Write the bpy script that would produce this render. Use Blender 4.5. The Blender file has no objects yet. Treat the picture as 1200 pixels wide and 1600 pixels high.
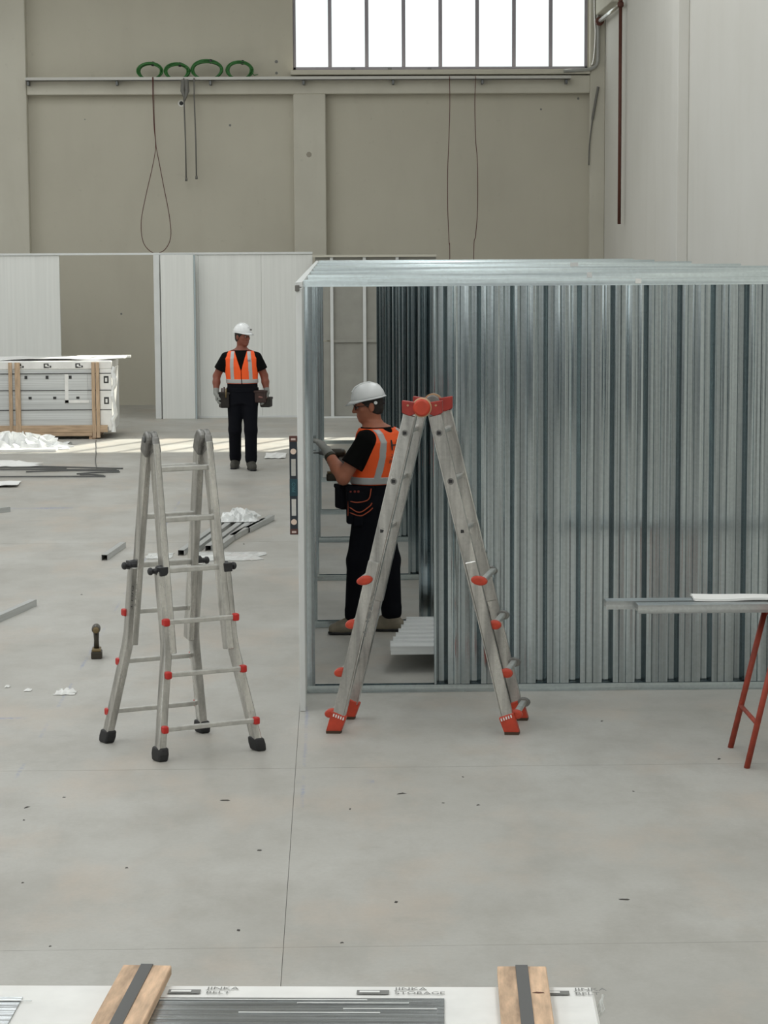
import bpy, math, random
import numpy as np
from mathutils import Vector, Matrix
random.seed(7)
SC = bpy.context.scene
COL = SC.collection

# ---------------------------------------------------------------- camera
YAW, PIT, ROLL, CAM_H = math.radians(1.28), math.radians(6.687), math.radians(0.30), 2.74
FPX = 3560.0                                   # focal length in pixels of a 1200 x 1600 frame
fw = Vector((math.sin(YAW)*math.cos(PIT), math.cos(YAW)*math.cos(PIT), -math.sin(PIT)))
r0 = fw.cross(Vector((0, 0, 1))).normalized(); u0 = r0.cross(fw)
rr = math.cos(ROLL)*r0 - math.sin(ROLL)*u0; uu = math.cos(ROLL)*u0 + math.sin(ROLL)*r0
cam = bpy.data.cameras.new('camera'); cam_o = bpy.data.objects.new('camera', cam); COL.objects.link(cam_o)
m3 = Matrix((rr, uu, -fw)).transposed()
cam_o.matrix_world = Matrix.Translation((0, 0, CAM_H)) @ m3.to_4x4()
cam.sensor_fit = 'VERTICAL'; cam.sensor_height = 36.0; cam.sensor_width = 27.0
cam.lens = FPX/1600*36.0; cam.clip_start = 0.1; cam.clip_end = 500
SC.camera = cam_o

# ---------------------------------------------------------------- world, sun, skylights, exposure
W = bpy.data.worlds.new('overcast_sky'); SC.world = W; W.use_nodes = True
bg = W.node_tree.nodes['Background']; bg.inputs[0].default_value = (0.965, 1.0, 0.99, 1); bg.inputs[1].default_value = 1.3
SUN_DIR = Vector((-0.62, -1.19, -1.0)).normalized()
sun = bpy.data.lights.new('sun', 'SUN'); sun.energy = 9.0; sun.angle = 0.012; sun.color = (1.0, 0.93, 0.80)
sun_o = bpy.data.objects.new('sun', sun); COL.objects.link(sun_o)
sun_o.rotation_euler = SUN_DIR.to_track_quat('-Z', 'Y').to_euler(); sun_o.location = (15, 60, 30)
CEIL = 8.6
def skylight_lamp(x, y, w, l, power):          # daylight entering by the long opal roof lights
    li = bpy.data.lights.new('roof_daylight', 'AREA'); li.shape = 'RECTANGLE'; li.size = w; li.size_y = l
    li.energy = power; li.color = (0.96, 0.99, 1.0)
    o = bpy.data.objects.new('roof_daylight', li); COL.objects.link(o); o.location = (x, y, CEIL-0.06)
ROOF_LIGHTS = [(-10.5, 15.0, 2.4, 42.0), (-3.6, 15.0, 2.4, 42.0), (2.6, 14.0, 1.8, 38.0)]
for (x, y, w, l), e in zip(ROOF_LIGHTS, (900, 900, 560)):
    skylight_lamp(x, y, w, l, e)
vs = SC.view_settings
vs.view_transform = 'Standard'; vs.look = 'None'; vs.gamma = 1.0; vs.use_curve_mapping = False; vs.exposure = 0.0
try: SC.cycles.use_denoising = True
except Exception: pass

# ---------------------------------------------------------------- materials
MATS = {}
def _lin(c):
    return tuple((v/12.92 if v <= 0.04045 else ((v+0.055)/1.055)**2.4) for v in c)
def rgb(r, g, b): return _lin((r/255, g/255, b/255))
def mat(name, col, rough=0.6, metal=0.0, var=0.0, vscale=6.0, stretch=(1, 1, 1), bump=0.0, bscale=40.0, rvar=0.0, rand=0.0, spec=0.5, trans=0.0):
    if name in MATS: return MATS[name]
    m = bpy.data.materials.new(name); m.use_nodes = True
    nt = m.node_tree; N = nt.nodes; L = nt.links
    b = N['Principled BSDF']
    b.inputs['Base Color'].default_value = (*col, 1); b.inputs['Roughness'].default_value = rough
    b.inputs['Metallic'].default_value = metal; b.inputs['Specular IOR Level'].default_value = spec
    if trans: b.inputs['Transmission Weight'].default_value = trans
    tc = N.new('ShaderNodeTexCoord'); mp = N.new('ShaderNodeMapping'); mp.inputs['Scale'].default_value = stretch
    L.new(tc.outputs['Object'], mp.inputs['Vector'])
    if var or rvar or rand:
        n = N.new('ShaderNodeTexNoise'); n.inputs['Scale'].default_value = vscale; n.inputs['Detail'].default_value = 5
        L.new(mp.outputs[0], n.inputs['Vector'])
        fac = n.outputs['Fac']
        if rand:
            oi = N.new('ShaderNodeObjectInfo'); ad = N.new('ShaderNodeMath'); ad.operation = 'MULTIPLY_ADD'
            L.new(oi.outputs['Random'], ad.inputs[0]); ad.inputs[1].default_value = rand; L.new(fac, ad.inputs[2]); fac = ad.outputs[0]
        if var:
            mx = N.new('ShaderNodeMix'); mx.data_type = 'RGBA'
            mx.inputs[6].default_value = (*[max(0, c*(1-var)) for c in col], 1); mx.inputs[7].default_value = (*[min(1, c*(1+var)) for c in col], 1)
            mr = N.new('ShaderNodeMapRange'); mr.inputs[1].default_value = 0.3; mr.inputs[2].default_value = 0.7 + rand
            L.new(fac, mr.inputs[0]); L.new(mr.outputs[0], mx.inputs[0]); L.new(mx.outputs[2], b.inputs['Base Color'])
        if rvar:
            mr2 = N.new('ShaderNodeMapRange'); mr2.inputs[1].default_value = 0.3; mr2.inputs[2].default_value = 0.7
            mr2.inputs[3].default_value = max(0.03, rough-rvar); mr2.inputs[4].default_value = min(1, rough+rvar)
            L.new(fac, mr2.inputs[0]); L.new(mr2.outputs[0], b.inputs['Roughness'])
    if bump:
        n2 = N.new('ShaderNodeTexNoise'); n2.inputs['Scale'].default_value = bscale; n2.inputs['Detail'].default_value = 4
        L.new(mp.outputs[0], n2.inputs['Vector'])
        bp = N.new('ShaderNodeBump'); bp.inputs['Strength'].default_value = bump; bp.inputs['Distance'].default_value = 0.01
        L.new(n2.outputs['Fac'], bp.inputs['Height']); L.new(bp.outputs[0], b.inputs['Normal'])
    MATS[name] = m; return m

def floor_material():
    m = bpy.data.materials.new('power_floated_concrete'); m.use_nodes = True
    nt = m.node_tree; N = nt.nodes; L = nt.links; b = N['Principled BSDF']
    g = N.new('ShaderNodeNewGeometry'); sep = N.new('ShaderNodeSeparateXYZ'); L.new(g.outputs['Position'], sep.inputs[0])
    def noise(scale, detail, rough=0.55, sx=1, sy=1):
        mp = N.new('ShaderNodeMapping'); mp.inputs['Scale'].default_value = (sx, sy, 1); L.new(g.outputs['Position'], mp.inputs[0])
        n = N.new('ShaderNodeTexNoise'); n.inputs['Scale'].default_value = scale; n.inputs['Detail'].default_value = detail
        n.inputs['Roughness'].default_value = rough; L.new(mp.outputs[0], n.inputs['Vector']); return n.outputs['Fac']
    def ramp(fac, lo, hi, a=0.0, c=1.0):
        r = N.new('ShaderNodeMapRange'); r.inputs[1].default_value = lo; r.inputs[2].default_value = hi
        r.inputs[3].default_value = a; r.inputs[4].default_value = c; L.new(fac, r.inputs[0]); return r.outputs[0]
    def mixc(fac, A, B):
        x = N.new('ShaderNodeMix'); x.data_type = 'RGBA'
        if isinstance(fac, float): x.inputs[0].default_value = fac
        else: L.new(fac, x.inputs[0])
        for v, s in ((A, 6), (B, 7)):
            if isinstance(v, tuple): x.inputs[s].default_value = (*v, 1)
            else: L.new(v, x.inputs[s])
        return x.outputs[2]
    def mth(op, a, bb):
        x = N.new('ShaderNodeMath'); x.operation = op; x.use_clamp = False
        for v, s in ((a, 0), (bb, 1)):
            if v is None: continue
            if isinstance(v, (int, float)): x.inputs[s].default_value = v
            else: L.new(v, x.inputs[s])
        return x.outputs[0]
    c = mixc(ramp(noise(0.8, 8, 0.62, 0.7, 0.6), 0.35, 0.65), (0.40, 0.388, 0.355), (0.49, 0.482, 0.45))
    c = mixc(ramp(noise(2.6, 9, 0.68, 1.0, 0.55), 0.44, 0.72, 0, 0.65), c, (0.32, 0.30, 0.265))
    c = mixc(ramp(noise(1.7, 8, 0.62, 0.8, 0.5), 0.50, 0.72, 0, 0.75), c, (0.50, 0.43, 0.36))
    c = mixc(ramp(noise(45, 4, 0.7), 0.35, 0.75, 0, 0.22), c, (0.30, 0.29, 0.27))
    c = mixc(ramp(noise(2.4, 7, 0.6, 0.6, 1.0), 0.62, 0.74, 0, 0.30), c, (0.26, 0.255, 0.23))
    # blue snapped chalk lines
    X, Y = sep.outputs[0], sep.outputs[1]
    def band(v, lo, hi): return mth('MULTIPLY', mth('GREATER_THAN', v, lo), mth('LESS_THAN', v, hi))
    dust = ramp(noise(2.2, 4, 0.6), 0.45, 0.62); fine = ramp(noise(30, 3), 0.35, 0.6)
    def chalk(v, pos, wid): return ramp(mth('ABSOLUTE', mth('SUBTRACT', v, pos), None), 0.0, wid, 1.0, 0.0)
    k1 = mth('MULTIPLY', chalk(X, -1.66, 0.016), band(Y, 10.5, 26.0))
    k2 = mth('MULTIPLY', chalk(X, -0.165, 0.015), band(Y, 10.9, 13.4))
    k3 = mth('MULTIPLY', chalk(Y, 23.95, 0.10), band(X, -9.0, -2.75))
    k4 = mth('MULTIPLY', chalk(Y, 13.15, 0.035), band(X, -4.0, -1.78))
    k5 = mth('MULTIPLY', chalk(Y, 11.48, 0.05), band(X, -0.2, 0.2))
    k = mth('MAXIMUM', mth('MAXIMUM', mth('MAXIMUM', k1, k2), mth('MAXIMUM', k3, k4)), k5)
    k = mth('MULTIPLY', mth('MULTIPLY', k, dust), mth('MULTIPLY', fine, 0.75))
    c = mixc(k, c, (0.16, 0.20, 0.42))
    L.new(c, b.inputs['Base Color'])
    L.new(ramp(noise(1.3, 5), 0.35, 0.7, 0.42, 0.62), b.inputs['Roughness']); b.inputs['Specular IOR Level'].default_value = 0.35
    bp = N.new('ShaderNodeBump'); bp.inputs['Strength'].default_value = 0.06; bp.inputs['Distance'].default_value = 0.004
    L.new(noise(14, 6), bp.inputs['Height']); L.new(bp.outputs[0], b.inputs['Normal'])
    return m

def wall_material(name, col, dirt, stain=0.5):
    m = bpy.data.materials.new(name); m.use_nodes = True
    nt = m.node_tree; N = nt.nodes; L = nt.links; b = N['Principled BSDF']
    g = N.new('ShaderNodeNewGeometry')
    def noise(scale, detail, s=(1, 1, 1)):
        mp = N.new('ShaderNodeMapping'); mp.inputs['Scale'].default_value = s; L.new(g.outputs['Position'], mp.inputs[0])
        n = N.new('ShaderNodeTexNoise'); n.inputs['Scale'].default_value = scale; n.inputs['Detail'].default_value = detail
        L.new(mp.outputs[0], n.inputs['Vector']); return n.outputs['Fac']
    def mixc(fac, lo, hi, amt, A, B):
        r = N.new('ShaderNodeMapRange'); r.inputs[1].default_value = lo; r.inputs[2].default_value = hi; r.inputs[4].default_value = amt
        L.new(fac, r.inputs[0]); x = N.new('ShaderNodeMix'); x.data_type = 'RGBA'; L.new(r.outputs[0], x.inputs[0])
        for v, s in ((A, 6), (B, 7)):
            if isinstance(v, tuple): x.inputs[s].default_value = (*v, 1)
            else: L.new(v, x.inputs[s])
        return x.outputs[2]
    c = mixc(noise(0.7, 5), 0.35, 0.7, 0.5*stain, col, dirt)
    c = mixc(noise(2.5, 6, (1, 1, 0.25)), 0.5, 0.8, 0.4*stain, c, dirt)
    c = mixc(noise(9.0, 4), 0.68, 0.78, 0.25*stain, c, tuple(v*0.6 for v in dirt))
    L.new(c, b.inputs['Base Color']); b.inputs['Roughness'].default_value = 0.85; b.inputs['Specular IOR Level'].default_value = 0.2
    bp = N.new('ShaderNodeBump'); bp.inputs['Strength'].default_value = 0.15; bp.inputs['Distance'].default_value = 0.01
    L.new(noise(12, 6), bp.inputs['Height']); L.new(bp.outputs[0], b.inputs['Normal'])
    return m

def galv_material(name, col, rough, streak=(26, 26, 0.35), bump=0.10):
    """zinc-coated steel: rolled streaks, deepened to paint in reflected stripes, along the local Z (or whichever axis has the small scale) and spangle"""
    m = bpy.data.materials.new(name); m.use_nodes = True
    nt = m.node_tree; N = nt.nodes; L = nt.links; b = N['Principled BSDF']
    b.inputs['Metallic'].default_value = 1.0
    tc = N.new('ShaderNodeTexCoord'); oi = N.new('ShaderNodeObjectInfo')
    mp = N.new('ShaderNodeMapping'); mp.inputs['Scale'].default_value = streak
    L.new(tc.outputs['Object'], mp.inputs['Vector'])
    ofs = N.new('ShaderNodeVectorMath'); ofs.operation = 'ADD'; cmb = N.new('ShaderNodeCombineXYZ')
    ml = N.new('ShaderNodeMath'); ml.operation = 'MULTIPLY'; ml.inputs[1].default_value = 37.0; L.new(oi.outputs['Random'], ml.inputs[0])
    for i in range(3): L.new(ml.outputs[0], cmb.inputs[i])
    L.new(mp.outputs[0], ofs.inputs[0]); L.new(cmb.outputs[0], ofs.inputs[1])
    n = N.new('ShaderNodeTexNoise'); n.inputs['Scale'].default_value = 1.0; n.inputs['Detail'].default_value = 4; L.new(ofs.outputs[0], n.inputs['Vector'])
    v = N.new('ShaderNodeTexVoronoi'); v.inputs['Scale'].default_value = 70; L.new(tc.outputs['Object'], v.inputs['Vector'])
    vs_ = N.new('ShaderNodeSeparateColor'); L.new(v.outputs['Color'], vs_.inputs[0])
    vr = N.new('ShaderNodeMapRange'); vr.inputs[3].default_value = 0.45; L.new(vs_.outputs[0], vr.inputs[0])
    mx = N.new('ShaderNodeMix'); mx.data_type = 'RGBA'
    mx.inputs[6].default_value = (*[c*0.60 for c in col], 1); mx.inputs[7].default_value = (*[min(1, c*1.28) for c in col], 1)  # light and dark streaks put reflected stripes into the base colour
    mr = N.new('ShaderNodeMapRange'); mr.inputs[1].default_value = 0.32; mr.inputs[2].default_value = 0.68
    L.new(n.outputs['Fac'], mr.inputs[0]); L.new(mr.outputs[0], mx.inputs[0])
    mx2 = N.new('ShaderNodeMix'); mx2.data_type = 'RGBA'; mx2.blend_type = 'MULTIPLY'; mx2.inputs[0].default_value = 0.18
    L.new(mx.outputs[2], mx2.inputs[6]); L.new(vr.outputs[0], mx2.inputs[7])
    L.new(mx2.outputs[2], b.inputs['Base Color'])
    mr2 = N.new('ShaderNodeMapRange'); mr2.inputs[1].default_value = 0.3; mr2.inputs[2].default_value = 0.7
    mr2.inputs[3].default_value = rough+0.10; mr2.inputs[4].default_value = rough-0.08
    L.new(n.outputs['Fac'], mr2.inputs[0]); L.new(mr2.outputs[0], b.inputs['Roughness'])
    bp = N.new('ShaderNodeBump'); bp.inputs['Strength'].default_value = bump; bp.inputs['Distance'].default_value = 0.01
    L.new(n.outputs['Fac'], bp.inputs['Height']); L.new(bp.outputs[0], b.inputs['Normal'])
    return m

M_FLOOR = floor_material()
M_WALLB = wall_material('aged_cream_plaster', (0.58, 0.55, 0.46), (0.44, 0.41, 0.34), 0.55)
M_BEAM = wall_material('cream_painted_concrete', (0.64, 0.615, 0.53), (0.45, 0.42, 0.35), 0.7)
M_WALLR = wall_material('white_plaster', (0.74, 0.725, 0.68), (0.62, 0.60, 0.54), 0.5)
M_CEIL = mat('ceiling_white', (0.6, 0.6, 0.57), 0.9)
M_JOINT = mat('joint_filler', (0.10, 0.10, 0.095), 0.9)
M_GALV = galv_material('galvanised_sheet', (0.53, 0.595, 0.62), 0.14, (22, 22, 0.10), 0.25)
M_GALVX = galv_material('galvanised_track', (0.68, 0.765, 0.80), 0.22, (0.5, 26, 26), 0.10)
M_GALVW2 = mat('dull_zinc', (0.50, 0.51, 0.50), 0.4, 0.5, var=0.12, vscale=3, stretch=(.5, 20, 20))
M_GALVW = mat('weathered_zinc', (0.82, 0.835, 0.83), 0.45, 0.25, var=0.1, vscale=3, stretch=(.5, 20, 20))
M_GALVP = galv_material('galvanised_profile', (0.56, 0.59, 0.60), 0.34, (0.6, 30, 30), 0.05)
M_ALU = galv_material('brushed_aluminium', (0.60, 0.59, 0.565), 0.30, (18, 18, 1.2), 0.03)
M_ALUC = mat('cast_aluminium', (0.24, 0.236, 0.225), 0.45, 0.9, var=0.2, vscale=30, bump=0.1)
M_RUNG = mat('ribbed_aluminium', (0.60, 0.595, 0.57), 0.42, 0.95, var=0.12, vscale=25)
M_BLACK = mat('black_rubber', (0.012, 0.012, 0.013), 0.55, bump=0.05)
M_BLKP = mat('black_plastic', (0.018, 0.018, 0.02), 0.4)
M_RED = mat('red_plastic', rgb(190, 38, 32), 0.38, var=0.1)
M_ORNG = mat('orange_plastic', rgb(186, 62, 38), 0.42, var=0.15, vscale=20)
M_ORNGD = mat('worn_orange_red_plastic', rgb(150, 46, 38), 0.45, var=0.2, vscale=20)
M_WHITEP = mat('white_coated_panel', (0.79, 0.80, 0.77), 0.5, var=0.04, vscale=3, stretch=(8, 8, 0.2))
M_WHITET = mat('white_coated_trim', (0.72, 0.735, 0.725), 0.45, var=0.03)
M_GREYB = mat('grey_board', (0.34, 0.335, 0.30), 0.85, var=0.08, vscale=4)
M_WOOD = mat('pine_timber', (0.58, 0.40, 0.265), 0.75, var=0.42, vscale=6, stretch=(7, 1.3, 7), bump=0.15, bscale=30)
M_WOODX = mat('pine_rail', (0.50, 0.36, 0.24), 0.8, var=0.22, vscale=6, stretch=(0.7, 6, 6))
M_WOODZ = mat('pine_batten', (0.50, 0.36, 0.24), 0.8, var=0.22, vscale=9, stretch=(6, 6, 0.7), bump=0.1, bscale=30)
M_STRAP = mat('grey_strap', (0.055, 0.055, 0.052), 0.45)
M_CARD = mat('white_carton', (0.82, 0.815, 0.79), 0.7, var=0.06, vscale=8)
M_INK = mat('dark_ink', (0.035, 0.035, 0.035), 0.7)
M_INKG = mat('grey_ink', (0.20, 0.20, 0.19), 0.7)
M_PAPER = mat('white_paper', (0.80, 0.80, 0.78), 0.7, bump=0.1, bscale=20)
M_FILM = mat('crumpled_clear_film', (0.78, 0.79, 0.78), 0.22, var=0.08, vscale=20, bump=0.25, bscale=30, spec=0.8)
M_PVDARK = mat('dark_panel_stack', (0.36, 0.38, 0.39), 0.15, 0.75, var=0.5, vscale=2, stretch=(0.8, 40, 40), bump=.35, bscale=2.0, spec=0.9)  # colour streaks paint in the wrap's streaky reflections
M_WRAP = mat('wrapped_panel_edges', (0.58, 0.595, 0.59), 0.35, 0.1, var=0.25, vscale=2.0, stretch=(0.25, 1, 60), spec=0.8)
M_STEEL = mat('dull_steel', (0.16, 0.165, 0.165), 0.4, 0.7)
M_TRESTLE = mat('orange_red_paint', rgb(150, 60, 42), 0.5, var=0.25, vscale=14, bump=0.05)
M_RUST = mat('rust_red_pipe', (0.10, 0.030, 0.018), 0.6, var=0.2)
M_CHROME = mat('bright_zinc_pipe', (0.72, 0.71, 0.67), 0.25, 1.0)
M_CONDUIT = mat('grey_conduit', (0.40, 0.40, 0.38), 0.5, 0.3)
M_TRAY = mat('painted_tray', (0.58, 0.57, 0.53), 0.5, 0.2)
M_GREEN = mat('green_cable', (0.035, 0.17, 0.035), 0.45)
M_REDC = mat('dark_red_cable', (0.10, 0.025, 0.018), 0.55)
M_GREYC = mat('grey_cable', (0.17, 0.165, 0.15), 0.6)
M_FRAME = mat('grey_window_steel', (0.34, 0.32, 0.36), 0.6)
M_SKIN = mat('skin', rgb(172, 108, 82), 0.55, var=0.08, vscale=15, bump=0.03)
M_SKIND = mat('tanned_skin', rgb(128, 72, 54), 0.55, var=0.08, vscale=15, bump=0.03)
M_HAIR = mat('dark_hair', (0.022, 0.016, 0.012), 0.7, var=0.4, vscale=60, bump=0.3, bscale=120)
M_HELM = mat('white_helmet', (0.80, 0.81, 0.81), 0.28)
M_TEE = mat('black_cotton', (0.005, 0.005, 0.005), 0.95, bump=0.25, bscale=14, spec=0.1)
M_TROU = mat('navy_black_workwear', (0.0045, 0.005, 0.008), 0.9, bump=0.35, bscale=12, spec=0.15)
M_HIVIS = mat('orange_hi_vis', (1.0, 0.112, 0.012), 0.6, bump=0.5, bscale=11)
M_PINK = mat('pink_piping', (0.85, 0.16, 0.12), 0.6)
M_REFL = mat('silver_reflective_tape', (0.46, 0.465, 0.46), 0.4, 0.15)
M_GLOVE = mat('grey_knit_glove', (0.27, 0.275, 0.255), 0.9, bump=0.15, bscale=90)
M_BOOT = mat('taupe_suede_boot', (0.23, 0.20, 0.15), 0.85, var=0.15, vscale=20)
M_BOOTD = mat('dark_suede_boot', (0.055, 0.052, 0.043), 0.8, var=0.15, vscale=20)
M_BROWN = mat('brown_leather_pouch', (0.040, 0.018, 0.014), 0.65, var=0.3, vscale=20)
M_OLIVE = mat('olive_leather_pouch', (0.016, 0.012, 0.008), 0.7, var=0.3, vscale=20)
M_DRILLB = mat('bronze_black_housing', (0.035, 0.028, 0.016), 0.45)
M_DRILLY = mat('bronze_yellow_plastic', (0.17, 0.12, 0.05), 0.5)
M_TEAL = mat('dark_teal_level', (0.012, 0.055, 0.075), 0.4)
M_NAVY = mat('dark_navy_level', (0.018, 0.025, 0.036), 0.4)
M_VIAL = mat('vial_clear', (0.78, 0.62, 0.52), 0.15)
M_EYE = mat('eye_white', (0.32, 0.30, 0.28), 0.5)

def glass_material():
    m = bpy.data.materials.new('window_glass'); m.use_nodes = True
    N = m.node_tree.nodes; L = m.node_tree.links; N.clear()
    o = N.new('ShaderNodeOutputMaterial'); t = N.new('ShaderNodeBsdfTransparent'); g = N.new('ShaderNodeBsdfGlossy'); x = N.new('ShaderNodeMixShader')
    t.inputs[0].default_value = (0.95, 0.97, 0.97, 1); g.inputs['Roughness'].default_value = 0.1; x.inputs[0].default_value = 0.06
    L.new(t.outputs[0], x.inputs[1]); L.new(g.outputs[0], x.inputs[2]); L.new(x.outputs[0], o.inputs[0]); return m
M_GLASS = glass_material()

# ---------------------------------------------------------------- mesh helpers
def V(*a): return Vector(a if len(a) > 1 else a[0])
class MB:
    def __init__(s): s.v = []; s.f = []
    def add(s, vs, fs):
        n = len(s.v); s.v += [tuple(p) for p in vs]; s.f += [tuple(i+n for i in f) for f in fs]; return s
    def box(s, c, d, rz=0.0, rot=None):
        x, y, z = d[0]/2, d[1]/2, d[2]/2
        R = rot if rot is not None else Matrix.Rotation(rz, 3, 'Z')
        p = [R @ Vector((a*x, b*y, e*z)) + Vector(c) for e in (-1, 1) for b in (-1, 1) for a in (-1, 1)]
        return s.add(p, [(0, 2, 3, 1), (4, 5, 7, 6), (0, 1, 5, 4), (1, 3, 7, 5), (3, 2, 6, 7), (2, 0, 4, 6)])
    def span(s, lo, hi): return s.box([(a+b)/2 for a, b in zip(lo, hi)], [b-a for a, b in zip(lo, hi)])
    def sweep(s, pts, ref, w, h, close=True):
        """rectangle (w along ref, h across) swept along a polyline"""
        pts = [Vector(p) for p in pts]; ref = Vector(ref); rings = []
        for i, p in enumerate(pts):
            d = (pts[min(i+1, len(pts)-1)] - pts[max(i-1, 0)]).normalized()
            a = (ref - d*ref.dot(d)).normalized(); b = d.cross(a)
            rings.append([p + a*w/2 + b*h/2, p - a*w/2 + b*h/2, p - a*w/2 - b*h/2, p + a*w/2 - b*h/2])
        return s.rings(rings, close)
    def rings(s, rings, cap=True, loop=False):
        n = len(rings[0]); vs = [q for r in rings for q in r]; fs = []
        m = len(rings)
        for i in range(m if loop else m-1):
            j = (i+1) % m
            for k in range(n):
                l = (k+1) % n; fs.append((i*n+k, i*n+l, j*n+l, j*n+k))
        if cap and not loop: fs.append(tuple(range(n-1, -1, -1))); fs.append(tuple((m-1)*n+k for k in range(n)))
        return s.add(vs, fs)
    def tube(s, pts, r, seg=8, cap=True):
        pts = [Vector(p) for p in pts]; rings = []; a = None
        rs = r if isinstance(r, (list, tuple)) else [r]*len(pts)
        for i, p in enumerate(pts):
            d = (pts[min(i+1, len(pts)-1)] - pts[max(i-1, 0)]).normalized()
            if a is None: a = d.orthogonal().normalized()
            else: a = (a - d*a.dot(d)).normalized()
            b = d.cross(a)
            rings.append([p + (a*math.cos(t)+b*math.sin(t))*rs[i] for t in [2*math.pi*k/seg for k in range(seg)]])
        return s.rings(rings, cap)
    def lathe(s, c, axis, prof, seg=20):
        """prof: (distance along axis, radius)"""
        c = Vector(c); d = Vector(axis).normalized(); a = d.orthogonal().normalized(); b = d.cross(a)
        rings = [[c + d*t + (a*math.cos(q)+b*math.sin(q))*max(r, 1e-4) for q in [2*math.pi*k/seg for k in range(seg)]] for t, r in prof]
        return s.rings(rings, True)
    def prism(s, poly, origin, ex, ey, ez, depth):
        o = Vector(origin); ex, ey, ez = Vector(ex), Vector(ey), Vector(ez)
        n = len(poly)
        a = [o + ex*x + ey*y for x, y in poly]; b = [p + ez*depth for p in a]
        return s.rings([a, b], True)
    def build(s, name, m, parent=None, smooth=False, bevel=0.0, seg=1, solid=0.0):
        me = bpy.data.meshes.new(name); me.from_pydata(s.v, [], s.f); me.update()
        import bmesh
        bm = bmesh.new(); bm.from_mesh(me); bmesh.ops.recalc_face_normals(bm, faces=bm.faces); bm.to_mesh(me); bm.free()
        me.materials.append(m)
        if smooth:
            for p in me.polygons: p.use_smooth = True
        o = bpy.data.objects.new(name, me); COL.objects.link(o)
        if parent is not None: o.parent = parent
        if bevel:
            b = o.modifiers.new('bevel', 'BEVEL'); b.width = bevel; b.segments = seg; b.limit_method = 'ANGLE'; b.angle_limit = math.radians(40)
        if solid:
            b = o.modifiers.new('solid', 'SOLIDIFY'); b.thickness = solid; b.offset = 0
        return o
def tag(o, label=None, cat=None, group=None, kind=None):
    if label: o['label'] = label
    if cat: o['category'] = cat
    if group: o['group'] = group
    if kind: o['kind'] = kind
    return o
def thing(name, label, cat, loc=(0, 0, 0), rz=0.0, group=None, kind=None):
    o = bpy.data.objects.new(name, None); COL.objects.link(o); o.location = loc; o.rotation_euler = (0, 0, rz)
    o.empty_display_size = 0.1
    return tag(o, label, cat, group, kind)
def inst(src, name, parent=None, loc=None):
    o = src.copy(); o.name = name; COL.objects.link(o)
    if parent is not None: o.parent = parent
    if loc is not None: o.location = loc
    return o
def text_mesh(txt, size, align='LEFT'):
    cu = bpy.data.curves.new('lettering', 'FONT'); cu.body = txt; cu.size = size; cu.align_x = align; cu.resolution_u = 3
    o = bpy.data.objects.new('lettering', cu); COL.objects.link(o)
    bpy.context.view_layer.update()
    dg = bpy.context.evaluated_depsgraph_get(); me = o.evaluated_get(dg).to_mesh()
    vs = [v.co.copy() for v in me.vertices]; fs = [tuple(p.vertices) for p in me.polygons]
    o.evaluated_get(dg).to_mesh_clear(); bpy.data.objects.remove(o); bpy.data.curves.remove(cu)
    return vs, fs
def put_text(mb, txt, size, origin, ex, ey, sx=1.0, align='LEFT'):
    vs, fs = text_mesh(txt, size, align); o = Vector(origin); ex = Vector(ex); ey = Vector(ey)
    mb.add([o + ex*(v.x*sx) + ey*v.y for v in vs], fs); return mb

# ================================================================ THE HALL
XL, XR, YB, YF = -16.0, 4.70, 39.62, -9.0
floor = MB().span((XL, YF, -0.30), (XR, YB+0.3, -0.012)).build('floor', M_JOINT); tag(floor, 'pale grey power-floated concrete floor slabs with sawn joints', kind='structure')
jx = [XL, -12.2, -6.2, -0.21, XR]; jy = [YF, 2.7, 8.70, 11.79, 21.06, 30.2, YB+0.3]
for i in range(len(jx)-1):
    for j in range(len(jy)-1):
        gx = 0.0010; gy = 0.0012 if abs(jy[j]-8.7) < .01 or abs(jy[j+1]-8.7) < .01 else 0.0028
        MB().span((jx[i]+gx, jy[j]+gy, -0.30), (jx[i+1]-gx, jy[j+1]-gy, 0.0)).build('floor_slab', M_FLOOR, floor)

# back wall with one big window opening
WX0, WX1, WZ0, WZ1 = -0.63, 4.42, 5.72, 7.95
wb = MB()
wb.span((XL, YB, 0), (WX0, YB+0.3, CEIL)); wb.span((WX1, YB, 0), (XR+0.3, YB+0.3, CEIL))
wb.span((WX0, YB, 0), (WX1, YB+0.3, WZ0)); wb.span((WX0, YB, WZ1), (WX1, YB+0.3, CEIL))
wall_back = wb.build('wall_back', M_WALLB); tag(wall_back, 'tall cream plastered back wall of the hall', kind='structure')
MB().span((-12.0, YB-0.20, 0), (-11.2, YB, CEIL)).build('pilaster', M_BEAM, wall_back, bevel=0.01)
MB().span((-5.95, YB-0.22, 0), (-5.16, YB, CEIL)).build('pilaster', M_BEAM, wall_back, bevel=0.01)
MB().span((-0.63, YB-0.20, 0), (-0.08, YB, 5.30)).build('pilaster', M_BEAM, wall_back, bevel=0.012)
MB().span((4.44, YB-0.20, 0), (4.70, YB, CEIL)).build('corner_pilaster', M_BEAM, wall_back, bevel=0.012)
MB().span((-5.16, YB-0.20, 5.30), (4.44, YB, 5.60)).build('ring_beam', M_BEAM, wall_back, bevel=0.012)
MB().span((-11.2, YB-0.20, 5.30), (-5.95, YB, 5.60)).build('ring_beam', M_BEAM, wall_back, bevel=0.012)
h = MB().lathe((-2.548, YB+0.001, 5.165), (0, -1, 0), [(0, .062), (.006, .058), (.006, .04)], 18).build('sleeve_ring', M_WALLR, wall_back)
MB().lathe((-2.548, YB+0.001, 5.165), (0, -1, 0), [(0, .036), (.008, .034)], 18).build('pipe_hole', M_BLACK, wall_back)

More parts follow.
